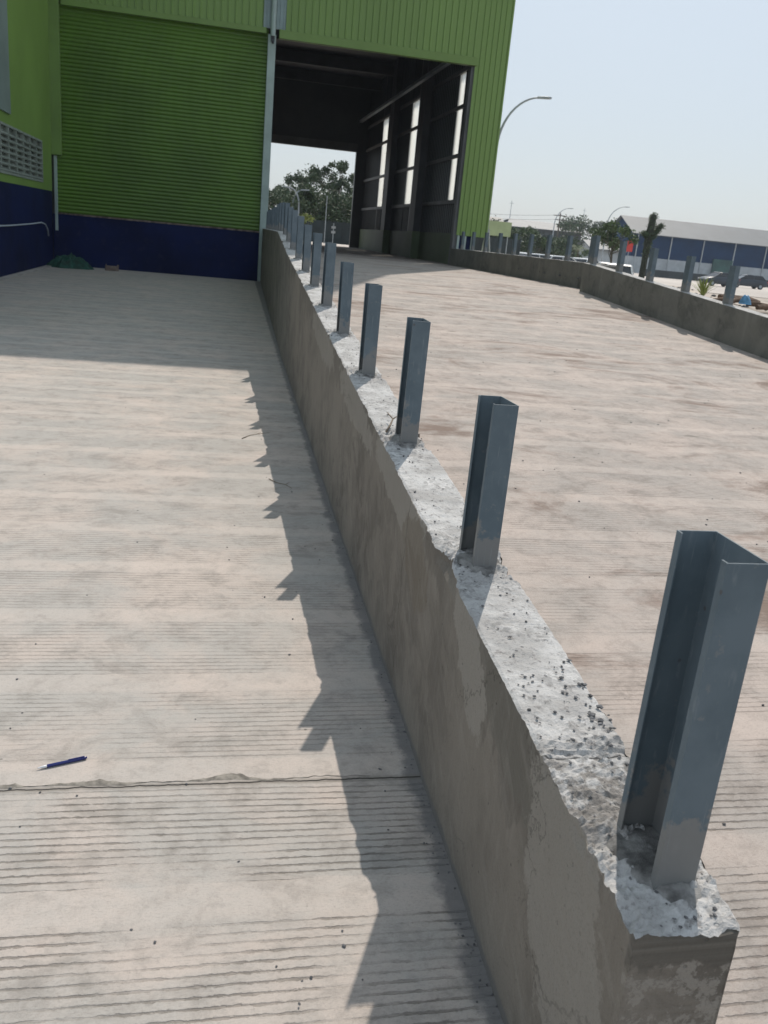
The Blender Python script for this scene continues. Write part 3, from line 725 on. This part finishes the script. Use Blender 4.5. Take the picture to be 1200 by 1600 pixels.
# mortar ridge along the yard joint
m = MB(); n = 160; vs = []
for i in range(n+1):
    x = -1.0+i*(1.55/n); yj = 2.355+.012*fbm(x*6, 1)+.006*fbm(x*25, 2); w_ = max(.001, .009+.030*fbm(x*5, 5))*(1 if x < .3 else .3)
    vs += [(x, yj-w_*.2, .0005), (x, yj+w_*.4, .0022+.002*fbm(x*40, 7)), (x, yj+w_*(1.1+.5*fbm(x*33, 3)), .0005)]
m.add(vs, [(3*i+k, 3*i+3+k, 3*i+4+k, 3*i+1+k) for i in range(n) for k in (0, 1)])
tag(m.build('joint_mortar', paint('old_mortar', (.27, .25, .22), .9, .3, 30, bump=.003), smooth=True), kind='structure')

# ------------------------------------------------------------------ street lamps
def lamp(name, base, h, arm, rz, label, group='curved arm street lamps'):
    r0 = empty(name, base, rz); tag(r0, label, 'street lamp', group)
    m = MB(); pts = [(0, 0, 0), (0, 0, h*.35), (0, 0, h*.72)]; rd = [.10, .085, .07]
    for i in range(1, 13):
        t = i/12; a = t*math.pi*.47
        pts.append((arm*(1-math.cos(a)), 0, h*.72+h*.28*math.sin(a))); rd.append(.07-.03*t)
    m.tube(pts, rd, 10); m.build('pole', MT['galv'], r0, smooth=True)
    e = Vector(pts[-1]); m = MB()
    m.prism([(-.1, -.10), (.45, -.14), (.62, -.06), (.62, .06), (.45, .14), (-.1, .10)], -.05, .05)
    M2 = Matrix.Translation(e) @ Matrix.Rotation(R(-4), 4, 'Y'); m.v = [tuple(M2 @ Vector(p)) for p in m.v]
    m.build('lamp_head', MT['galv'], r0, bevel=.02)
    m = MB(); m.tube([(0, 0, 0), (0, 0, .25)], .16, 10); m.build('base_plate', MT['galv'], r0)
p = at(779, 205, 45); lamp('street_lamp', (p.x, 45, 0), at(850, 153, 45).z, 2.1, 0, 'tall curved street lamp leaning out from behind the green building')
P2 = at(862, 380, 120); lamp('street_lamp', (P2.x, 120, 0), at(884, 325, 120).z, 2.0, 0, 'distant curved street lamp in front of the low grey roofed shed')
P2 = at(944, 380, 110); lamp('street_lamp', (P2.x, 110, 0), at(974, 323, 110).z, 2.3, 0, 'distant curved street lamp beside the gable of the blue shed')
P2 = at(456, 340, 75); lamp('street_lamp', (P2.x, 75, 0), at(463, 296, 75).z, .75, 0, 'small street lamp seen through the bay, left of the pair before the trees')
P2 = at(466, 340, 74); lamp('street_lamp', (P2.x, 74, 0), at(462, 294, 74).z, .8, math.pi, 'small street lamp seen through the bay, right of the pair before the trees')

# ------------------------------------------------------------------ trees
def tree(name, base, h, cr, nleaf, leaf, mat, seed, label, trunk_h=.35, flat=1.0, clumps=26, group=None, airy=0.0):
    rnd = random.Random(seed); r0 = empty(name, base); tag(r0, label, 'tree', group)
    tm = MB(); top = Vector((rnd.uniform(-.3, .3), rnd.uniform(-.3, .3), h*.8))
    tr_ = max(.06, h*.022); f = h*trunk_h
    tm.tube([(0, 0, 0), (0, 0, f*.5), (top.x*.3, top.y*.3, f), (top.x, top.y, h*.8)], [tr_*1.3, tr_, tr_*.8, tr_*.15], 8)
    cl = []
    for i in range(clumps):
        a = rnd.random()*6.28; rr = cr*math.sqrt(rnd.random()); zz = f+(h-f)*(rnd.random()**.85)
        lim = math.sqrt(max(.08, 1-((zz-(f+h)/2)/((h-f)/2*1.02))**2)); rr = min(rr, cr)*lim
        c = Vector((rr*math.cos(a), rr*math.sin(a), f+(zz-f)*flat+(h-f)*(1-flat)))
        cs = cr*rnd.uniform(.18, .36)*(1-airy*.4); cl.append((c, cs))
        s0 = Vector((top.x*.3, top.y*.3, f*rnd.uniform(.8, 1.3))); mid = s0.lerp(c, .5)+Vector((0, 0, -.05*h))
        tm.tube([s0, mid, c], [tr_*.45, tr_*.25, tr_*.08], 5)
    tm.build('trunk', MT['bark'], r0, smooth=True)
    cm = MB()
    for i in range(nleaf):
        c, cs = cl[rnd.randrange(len(cl))]
        d = Vector((rnd.gauss(0, 1), rnd.gauss(0, 1), rnd.gauss(0, .75))); d = d.normalized()*cs*(rnd.random()**.45)*(1.35 if rnd.random() < .12 else 1)
        p = c+d; s1 = leaf*rnd.uniform(.6, 1.3)
        u = Vector((rnd.gauss(0, 1), rnd.gauss(0, 1), rnd.gauss(0, 1))).normalized(); v_ = u.orthogonal().normalized()
        a = rnd.random()*6.28; v_ = (Matrix.Rotation(a, 3, u) @ v_)
        w2 = u.cross(v_)
        cm.add([p-v_*s1, p+w2*s1*.45, p+v_*s1, p-w2*s1*.45], [(0, 1, 2, 3)])
    cm.build('crown', mat, r0)
    return r0
GT = 'trees beyond the open bay'
spots = [(424, 298, 95, 3.2), (446, 285, 98, 2.6), (470, 276, 92, 3.0), (497, 264, 86, 3.3), (531, 258, 84, 3.2), (560, 275, 88, 3.0), (585, 290, 92, 3.4), (408, 305, 97, 3.0)]
tl = ['slim tree with pointed crown left of the bay view', 'small tree with twin tips seen through the bay', 'ragged mid-height tree behind the two small lamps', 'broad rounded tree in the middle of the bay view',
      'tallest airy tree on the right of the bay view', 'tree mostly hidden behind the bay right jamb', 'tree hidden behind the inner columns of the bay', 'tree partly hidden by the pale door column']
for i, (u, v, Y, cr) in enumerate(spots):
    t_ = at(u, v, Y); tree('broadleaf_tree', (t_.x, Y, 0), t_.z, cr*.92, 3300, .15, MT['leaf1'], 20+i, tl[i], .16, clumps=34, group=GT, airy=1.2 if i in (0, 1, 4) else .6)
for i, (u, Y) in enumerate([(436, 80), (488, 76), (520, 78), (548, 82), (575, 80)]):
    t_ = at(u, 328, Y); tree('broadleaf_tree', (t_.x, Y, 0), 4.6, 2.9, 4200, .15, MT['leaf1'], 50+i, 'low dense dark tree in front of the taller trees beyond the bay', .1, clumps=24, group='low trees beyond the open bay')
b_ = at(470, 352, 58); tree('yellow_shrub', (b_.x, 58, 1.0), 1.6, .8, 900, .09, MT['leafy'], 71, 'yellow-green shrub just beyond the bay opening beside the posts', .1, clumps=12)
# right hand trees
GQ = 'trees between the sheds'
rt = [(772, 352, 70, 2.0, 'leaf1'), (790, 368, 95, 2.6, 'leaf1'), (808, 362, 80, 1.7, 'leaf1'), (830, 360, 90, 1.9, 'leaf2'), (848, 366, 92, 2.3, 'leaf1'), (868, 374, 100, 3.0, 'leaf1'), (888, 376, 100, 2.6, 'leaf1'), (918, 376, 125, 3.4, 'leaf1')]
rl = ['small tree tucked against the green building corner', 'dark tree behind the yellow-green board', 'bushy tree right of the yellow-green board', 'tree with an upright leaning tip left of the distant lamp', 'dark tree just left of the distant lamp pole',
      'broad dark tree below the grey shed roof', 'tree left of the small palm', 'dark tree behind the small palm']
for i, (u, v, Y, cr, mk) in enumerate(rt):
    t_ = at(u, v, Y); tree('broadleaf_tree', (t_.x, Y, 0), t_.z, cr, 3200, .15, MT[mk], 90+i, rl[i], .2, clumps=20, group=GQ, airy=.3)
t_ = at(935, 351, 160); tree('rain_tree', (t_.x, 160, 0), t_.z, 7.5, 3500, .3, MT['leaf1'], 120, 'flat-topped spreading tree on the skyline left of the blue shed gable', .6, flat=.5, clumps=22, airy=.4)
t_ = at(966, 352, 55); tree('young_tree', (at(957, 400, 55).x, 55, 0), t_.z, 1.45, 2600, .1, MT['leaf2'], 121, 'young round-crowned tree with thin trunk beside the red sign', .55, clumps=14)
# small palm
def palm(base, h, fr, n, label, mat):
    r0 = empty('palm_tree', base); tag(r0, label, 'palm'); m = MB(); m.tube([(0, 0, 0), (.05, 0, h*.5), (0, 0, h)], [.16, .12, .1], 8); m.build('trunk', MT['bark'], r0)
    m = MB(); rnd = random.Random(9)
    for i in range(n):
        a = i*2.4; up = rnd.uniform(.1, 1.0); pr = None
        for j in range(8):
            t = j/7; q = Vector((math.cos(a)*fr*t, math.sin(a)*fr*t, h+fr*(up*t-(.9)*t*t)))
            if pr is not None:
                sd = Vector((-math.sin(a), math.cos(a), 0)); dd = (q-pr)
                for k in range(3):
                    c = pr+dd*(k/3); l = fr*.22*(1-t*.6)
                    for sg in (-1, 1): m.add([c, c+dd*.12, c+sd*sg*l+dd*.3-Vector((0, 0, l*.35))], [(0, 1, 2)])
            pr = q
    m.build('fronds', mat, r0)
t_ = at(905, 378, 80); palm((t_.x, 80, 0), t_.z-.6, 1.6, 18, 'small palm between the parked cars and the sheds', MT['leaf2'])
# pruned trunk
t_ = at(1022, 335, 50); r0 = empty('pruned_tree', (t_.x-.12, 50, 0)); tag(r0, 'hard-pruned dark tree trunk with stub branches in front of the blue shed roof', 'tree')
m = MB(); H = t_.z; m.tube([(0, 0, 0), (.02, 0, H*.4), (.03, 0, H*.75), (.12, 0, H)], [.19, .18, .22, .17], 10)
m.tube([(.1, 0, H*.68), (.45, 0, H*.8), (.72, 0, H*.87)], [.13, .11, .09], 8); m.tube([(.08, 0, H*.7), (-.2, 0, H*.72), (-.3, 0, H*.76)], [.12, .1, .07], 8)
m.build('trunk', paint('dark_bark', (.035, .042, .03), .9, .3, 8), r0, smooth=True)
m = MB(); rnd = random.Random(5)
for i in range(4200):
    t = rnd.random(); base = rnd.choice([((.04, 0, H*.45), (.12, 0, H*1.0)), ((.06, 0, H*.5), (.12, 0, H*1.0)), ((.1, 0, H*.68), (.74, 0, H*.88)), ((.08, 0, H*.7), (-.3, 0, H*.76))])
    p = Vector(base[0]).lerp(Vector(base[1]), t)+Vector((rnd.gauss(0, .1), rnd.gauss(0, .1), rnd.gauss(0, .06)))
    u = Vector((rnd.gauss(0, 1), rnd.gauss(0, 1), rnd.gauss(0, 1))).normalized()*.07; v_ = u.orthogonal().normalized()*.035
    m.add([p-u, p+v_, p+u, p-v_], [(0, 1, 2, 3)])
m.build('leaves', MT['leaf1'], r0)
# spiky plant behind the parapet
b_ = at(1098, 462, 14.6); r0 = empty('agave_plant', (b_.x, 14.6, b_.z-.03)); tag(r0, 'spiky green and yellow plant behind the right parapet between two posts', 'plant')
m = MB(); rnd = random.Random(3)
for i in range(46):
    a = rnd.random()*6.28; sp_ = rnd.uniform(.05, .30)*(2.0 if i % 6 == 0 else 1); l = rnd.uniform(.27, .42); wd = .014
    pv = []; sd = Vector((-math.sin(a), math.cos(a), 0))*wd
    for j in range(6):
        t = j/5; q = Vector((math.cos(a)*sp_*t**1.3, math.sin(a)*sp_*t**1.3, l*(t-.35*sp_*3*t*t*.6))); k = (1-t)**.6
        pv += [q-sd*k, q+Vector((0, 0, -.004))*k, q+sd*k]
    m.add(pv, [(3*j+c, 3*j+3+c, 3*j+4+c, 3*j+1+c) for j in range(5) for c in (0, 1)])
m.build('leaves', [MT['leafy']], r0)

# ------------------------------------------------------------------ cars
def make_car(mat, hatch=True):
    r0 = empty('parked_car')
    sec = [(-2.15, .42, .62, .80), (-2.05, .30, .95, .84), (-1.6, .25, 1.0, .86), (-.9, .25, 1.02, .87), (.2, .25, 1.0, .87), (1.1, .25, .96, .86), (1.8, .28, .82, .83), (2.15, .40, .62, .74)]
    m = MB(); n = 0; vs = []
    for x, z0, z1, w2 in sec: vs += [(x, -w2, z0), (x, -w2*1.02, (z0+z1)*.55), (x, -w2*.93, z1), (x, 0, z1+.02), (x, w2*.93, z1), (x, w2*1.02, (z0+z1)*.55), (x, w2, z0)]
    fs = [(7*i+k, 7*i+7+k, 7*i+8+k, 7*i+1+k) for i in range(7) for k in range(6)]+[tuple(range(7)), tuple(range(49, 56)), ]
    fs += [(7*i, 7*i+6, 7*i+13, 7*i+7) for i in range(7)]
    m.add(vs, fs)
    m.build('body', mat, r0, smooth=True, bevel=.02)
    # cabin: glass block with roof
    gx = [(-1.95, .98, .80), (-1.45 if hatch else -1.2, 1.42, .64), (.35, 1.44, .64), (1.15, .98, .80)]
    m = MB(); vs = []
    for x, z, w2 in gx: vs += [(x, -w2, z), (x, w2, z)]
    bx = [(-1.95, .98), (1.15, .98)]
    m.add([(-1.95,-.80,.97),(-1.45,-.66,1.41),(.35,-.66,1.43),(1.15,-.80,.97),(-1.95,.80,.97),(-1.45,.66,1.41),(.35,.66,1.43),(1.15,.80,.97)],
          [(0,1,2,3),(4,7,6,5),(0,4,5,1),(3,2,6,7),(1,5,6,2),(0,3,7,4)])
    m.build('windows', MT['glass'], r0)
    m = MB(); m.add([(-1.52,-.68,1.40),(-1.40,-.62,1.47),(.25,-.62,1.49),(.42,-.68,1.42),(-1.52,.68,1.40),(-1.40,.62,1.47),(.25,.62,1.49),(.42,.68,1.42)],
          [(0,1,2,3),(4,7,6,5),(0,4,5,1),(3,2,6,7),(1,5,6,2),(0,3,7,4)])
    for x0, x1 in ((-1.9, -1.45), (.38, 1.1)):
        for sg in (-1, 1): m.tube([(x0, sg*(.80 if x0 < -1.8 else .665), .98 if x0 < -1.8 else 1.42), (x1, sg*(.665 if x0 < -1.8 else .80), 1.42 if x0 < -1.8 else .98)], .035, 6)
    for sg in (-1, 1): m.tube([(-.5, sg*.81, .97), (-.5, sg*.67, 1.42)], .03, 6)
    m.build('roof', mat, r0, bevel=.02)
    for x in (-1.35, 1.35):
        for sg in (-1, 1):
            m = MB(); m.tube([(x, sg*.70, .31), (x, sg*.885, .31)], .31, 18); wl = m.build('wheel', MT['rubber'], r0)
            m = MB(); m.tube([(x, sg*.86, .31), (x, sg*.90, .31)], .18, 12); m.build('rim', MT['galv'], wl)
    for sg in (-1, 1):
        m = MB(); m.box((-2.17, sg*.62-.13, .70), (-2.05, sg*.62+.13, .92)); m.build('tail_lamp', MT['lampred'], r0)
        m = MB(); m.box((2.0, sg*.60-.14, .62), (2.12, sg*.60+.14, .76)); m.build('headlight', MT['lampc'], r0)
    return r0
cw = make_car(MT['white']); first = True
cars = [(970, 50, 62, 'white hatchback seen from behind, nearest car beyond the right parapet posts'), (952, 57, 70, 'white car half hidden beside the nearest hatchback'),
        (815, 74, 30, 'leftmost white car showing above the outer parapet'), (843, 66, 10, 'white car low behind the parapet, second from the left'),
        (878, 66, 15, 'white car behind the parapet near the distant lamp pole'), (918, 70, 40, 'white car behind the parapet beside the small palm')]
for u, Y, rz, lab in cars:
    o = cw if first else copy_tree(cw); first = False
    o.location = (at(u, 412, Y).x, Y, .0 if Y < 60 else .12); o.rotation_euler = (0, 0, R(rz)); tag(o, lab, 'car', 'cars parked beyond the parapet')
cd = make_car(MT['darkcar'])
for k, (u, Y, rz, lab) in enumerate([(898, 68, 20, 'dark car between two white cars behind the parapet'), (1128, 88, 186, 'dark car in the yard before the blue shed beside the green container'), (1172, 92, 170, 'dark car far right in the yard before the blue shed')]):
    o = cd if k == 0 else copy_tree(cd); o.location = (at(u, 412, Y).x, Y, 0); o.rotation_euler = (0, 0, R(rz)); tag(o, lab, 'car', 'cars parked beyond the parapet')

# ------------------------------------------------------------------ sheds
def shed(name, x0, x1, y0, dep, eave, ridge, dado, label, walls, roofm, downs=(), hip=0.0):
    r0 = empty(name, ((x0+x1)/2, y0, 0)); tag(r0, label, 'shed'); ox = (x0+x1)/2
    def pb(nm, mb, mat, par=r0): mb.v = [(p[0]-ox, p[1]-y0, p[2]) for p in mb.v]; return mb.build(nm, mat, par)
    m = MB(); m.box((x0, y0, 0), (x1, y0+dep, dado)); pb('lower_wall', m, MT['whitewall'])
    m = MB(); ym = y0+dep/2
    m.add([(x0+.05,y0+.05,dado),(x1-.05,y0+.05,dado),(x1-.05,y0+dep-.05,dado),(x0+.05,y0+dep-.05,dado),(x0+.05,y0+.05,eave),(x1-.05,y0+.05,eave),(x1-.05,y0+dep-.05,eave),(x0+.05,y0+dep-.05,eave),(x0+.05+hip,ym,ridge-.1),(x1-.05-hip,ym,ridge-.1)],
          [(0,1,5,4),(1,2,6,5),(2,3,7,6),(3,0,4,7),(4,8,7),(5,6,9),(4,5,9,8),(7,8,9,6)]); pb('sheet_wall', m, walls)
    m = MB(); ov = .6; sl_ = (ridge-eave)/(dep/2)
    for sg in (-1, 1):
        ye = ym+sg*(dep/2+ov); ze = eave-ov*sl_
        nn = int((x1-x0)/1.0)
        xa, xb = x0-ov, x1+ov
        m.add([(xa,ye,ze),(xb,ye,ze),(xb-hip,ym,ridge),(xa+hip,ym,ridge),(xa,ye,ze-.12),(xb,ye,ze-.12),(xb-hip,ym,ridge-.12),(xa+hip,ym,ridge-.12)],
              [(0,1,2,3),(4,7,6,5),(0,4,5,1),(1,5,6,2),(2,6,7,3),(3,7,4,0)])
    rf = pb('roof', m, roofm)
    for x in downs:
        m = MB(); m.tube([(x, y0-.12, 0), (x, y0-.12, eave-.3)], .1, 8); pb('downpipe', m, MT['whitewall'])
    return r0, pb
e = at(986.6, 362.8, 140); e2 = at(971, 336, 145)
dx = [at(u, 400, 140).x for u in (992, 1045, 1096, 1146, 1195)]
S1, pb = shed('blue_shed', e.x+.6, e.x+80, 140, 10, e.z+.25, e2.z, 2.6, 'long navy blue shed with light grey roof and white lower wall on the right', MT['bluewall'], MT['roofgrey'], dx)
m = MB(); a_ = at(1116, 400, 139.8); b2 = at(1146, 400, 139.8); m.box((a_.x, 139.6, 0), (b2.x, 139.98, 3.4)); pb('sliding_door', m, MT['container'])
m = MB()
for k in range(8):
    q = e.x+38+k*5; m.box((q, 139.7, 1.0), (q+2.6, 139.98, 2.2))
pb('window_band', m, MT['glass'])
sg_ = at(984, 385, 100); m = MB(); m.box((-.38, -.05, -.6), (.38, .05, .6)); r0 = empty('red_sign', (sg_.x, 100, 0)); tag(r0, 'small red board on a thin pole beside the gable of the blue shed', 'sign')
m.build('board', MT['red'], r0, loc=(0, 0, sg_.z)); m = MB(); m.tube([(0, .1, 0), (0, .1, sg_.z+.8)], .05, 8); m.build('pole', MT['galv'], r0)
e = at(795, 349, 170); e3 = at(910, 362, 170); e4 = at(787, 343, 175)
shed('grey_shed', e.x, e3.x, 170, 12, e.z-.3, e4.z+.3, 1.5, 'low shed with pale grey roof behind the trees in the middle distance', MT['roofdark'], MT['roofgrey'], hip=2.5)
e = at(764, 343, 120); shed('dark_roof_shed', e.x-6, e.x+3.2, 122, 8, e.z-1.6, e.z+.6, 1.5, 'dark roofed house showing right beside the green building corner', MT['whitewall'], MT['roofdark'])
e = at(938, 382, 118); e3 = at(966, 388, 118); shed('white_house', e.x-1, e3.x+.5, 118, 5, e.z-.4, e.z+.5, 2.4, 'small white building behind the young tree, left of the blue shed', MT['whitewall'], MT['roofgrey'])
# white kiosk walls and boards
e = at(779, 366, 60); r0 = empty('notice_board', (e.x, 60, 0)); tag(r0, 'pale yellow-green board on two legs beyond the outer parapet posts', 'board')
m = MB(); m.box((-.85, -.04, -.45), (.85, .04, .5)); m.build('panel', MT['yellow'], r0, loc=(0, 0, at(780, 358, 60).z))
for sx in (-.7, .7): m = MB(); m.tube([(sx, .06, 0), (sx, .06, 3.2)], .04, 8); m.build('leg', MT['galv'], r0)
e = at(757, 392, 45); r0 = empty('white_trestle', (e.x+.1, 45, 0)); tag(r0, 'white A-shaped frame standing at the building corner', 'frame')
m = MB()
for a_, b2 in (((-.4, 0, 0), (0, 0, 2.6)), ((.4, 0, 0), (0, 0, 2.6)), ((-.3, .4, 0), (0, .4, 2.5)), ((-.2, 0, 1.3), (.2, 0, 1.3))): m.tube([a_, b2], .04, 6)
m.build('legs', MT['whitewall'], r0)
e = at(770, 392, 85); m = MB(); m.box((-2, -2, 0), (3.4, 2, 2.5)); m.box((-2.2, -2.2, 2.5), (3.6, 2.2, 2.7)); o = m.build('site_cabin', MT['whitewall'], loc=(e.x, 88, 0)); tag(o, 'white site cabin low behind the posts near the green building corner', 'cabin')
e = at(790, 392, 70); m = MB(); m.box((-.9, -.6, 0), (.9, .6, 1.5)); m.box((-.95, -.65, 1.5), (.95, .65, 1.6)); o = m.build('water_tank', MT['tarp'], loc=(e.x, 70, 0), bevel=.05); tag(o, 'light blue tank behind the parapet below the yellow-green board', 'tank')
# masts and power pole, wires
for (u, v, Y, lab) in ((800, 313, 190, 'thin antenna mast rising behind the low grey shed'), (914, 325, 210, 'thin antenna mast on the skyline behind the flat-topped tree')):
    t_ = at(u, v, Y); m = MB(); m.tube([(0, 0, 0), (0, 0, t_.z)], [.14, .05], 6); m.tube([(-.5, 0, t_.z-.6), (.5, 0, t_.z-.6)], .04, 6); tag(m.build('antenna_mast', MT['galv'], loc=(t_.x, Y, 0)), lab, 'mast')
t_ = at(876, 333, 150); r0 = empty('power_pole', (t_.x, 150, 0)); tag(r0, 'power pole with crossarms behind the distant lamp', 'pole')
m = MB(); m.tube([(0, 0, 0), (0, 0, t_.z)], [.16, .1], 8); m.build('mast', MT['bark'], r0)
m = MB(); m.box((-1.2, -.06, t_.z-.5), (1.2, .06, t_.z-.36)); m.box((-.9, -.06, t_.z-1.2), (.9, .06, t_.z-1.08)); m.build('crossarm', MT['bark'], r0)
for k, dz in enumerate((-.3, -1.0)):
    a_ = Vector((t_.x, 150, t_.z+dz)); m = MB()
    for tgt in (Vector((t_.x+60, 165, t_.z+dz-.5)), Vector((t_.x-35, 150, t_.z+dz))):
        m.tube([a_.lerp(tgt, i/14)-Vector((0, 0, 1.1*(1-(2*i/14-1)**2))) for i in range(15)], .022, 4)
    tag(m.build('power_line', MT['steel2']), ['upper', 'lower'][k]+' overhead power line sagging across the hazy sky', 'cable')

m = MB(); a_ = at(1000, 430, 112); m.box((a_.x, 112, 0), (a_.x+60, 112.3, .95)); tag(m.build('dark_strip', paint('dark_strip_grey', (.045, .055, .06), .8, .2, .4)), 'low dark strip running across in front of the blue shed', 'wall')  # plain low box, a dark strip below the blue shed's white lower wall
# things just outside the right parapet
rnd = random.Random(12)
for k in range(9):
    u, Y = 1134+k*11+rnd.uniform(-5, 5), 14.2+rnd.uniform(-.9, .9); b_ = at(u, 476, Y)
    m = MB(); l = rnd.uniform(.35, .8); m.tube([(-l/2, 0, 0), (-l*.1, .02, .01), (l/2, 0, 0)], [.04, .045, .035], 9)
    o = m.build('timber_log', MT['wood'], loc=(b_.x, Y, zr(Y)+.25+rnd.uniform(0, .07))); o.rotation_euler = (0, rnd.uniform(-.1, .1), rnd.uniform(-.5, .6))
    tag(o, 'brown weathered log in the loose pile behind the right parapet', 'log', 'logs piled behind the parapet')
b_ = at(1164, 474, 12.3); o = heap('plastic_bag', (b_.x, 12.3, ztr(12.3)-.06), .085, .07, .12, MT['tarp'], 8, n=20, k=8, amp=.6); tag(o, 'crumpled light blue plastic bag behind the right parapet', 'bag')
sp = []
for _ in range(260):
    Y = random.uniform(12, 24); sp.append((random.uniform(7.6, 9.6), Y, zr(Y)+.2, random.uniform(.02, .06)))
q = pebbles('rubble', sp); 
# fence and sign pole beyond the bay
F0 = empty('rear_fence', (8, 63, 0)); tag(F0, 'dark blue-grey sheet fence beyond the open bay in front of the trees', 'fence')
m = MB(); x = -8
while x < 14: m.box((x, 0, 0), (x+.9, .05, 2.45)); m.box((x+.9, -.03, 0), (x+1.0, .09, 2.52)); x += 1.0
m.build('panel', paint('dusty_blue_sheet', (.025, .04, .045), .6, .2, .8), F0)
e = at(521, 358, 56); r0 = empty('sign_post', (e.x, 56, 1.0)); tag(r0, 'thin pole with two small white plates in the bay opening before the fence', 'sign')
m = MB(); m.tube([(0, 0, 0), (0, 0, e.z-1.0+.35)], .025, 8); m.build('pole', MT['galv'], r0)
for dz in (0, -.28): m = MB(); m.box((-.13, -.03, -.07), (.13, -.01, .07)); m.build('plate', MT['whitewall'], r0, loc=(0, 0, e.z-1.0+dz+.1))
e = at(509, 340, 57); m = MB(); m.tube([(0, 0, 0), (0, 0, 2.8)], .03, 8); m.tube([(0, 0, 2.8), (0, 0, 2.86)], .05, 8); tag(m.build('flag_pole', MT['galv'], loc=(e.x, 57, 1.0)), 'bare thin pole in the bay opening left of the white plates', 'pole')

# ------------------------------------------------------------------ haze
hz = NT('haze_air'); hz.n.remove(hz.b); pv = hz.n.new('ShaderNodeVolumePrincipled')
pv.inputs['Color'].default_value = (.86, .92, 1.0, 1); pv.inputs['Density'].default_value = .00045; pv.inputs['Anisotropy'].default_value = .0
hz.L.new(pv.outputs[0], hz.n['Material Output'].inputs['Volume'])
USE_HAZE = True
if USE_HAZE:
    m = MB(); m.box((-950, -950, -1.03), (950, 950, 25)); tag(m.build('haze', hz.m), kind='stuff')
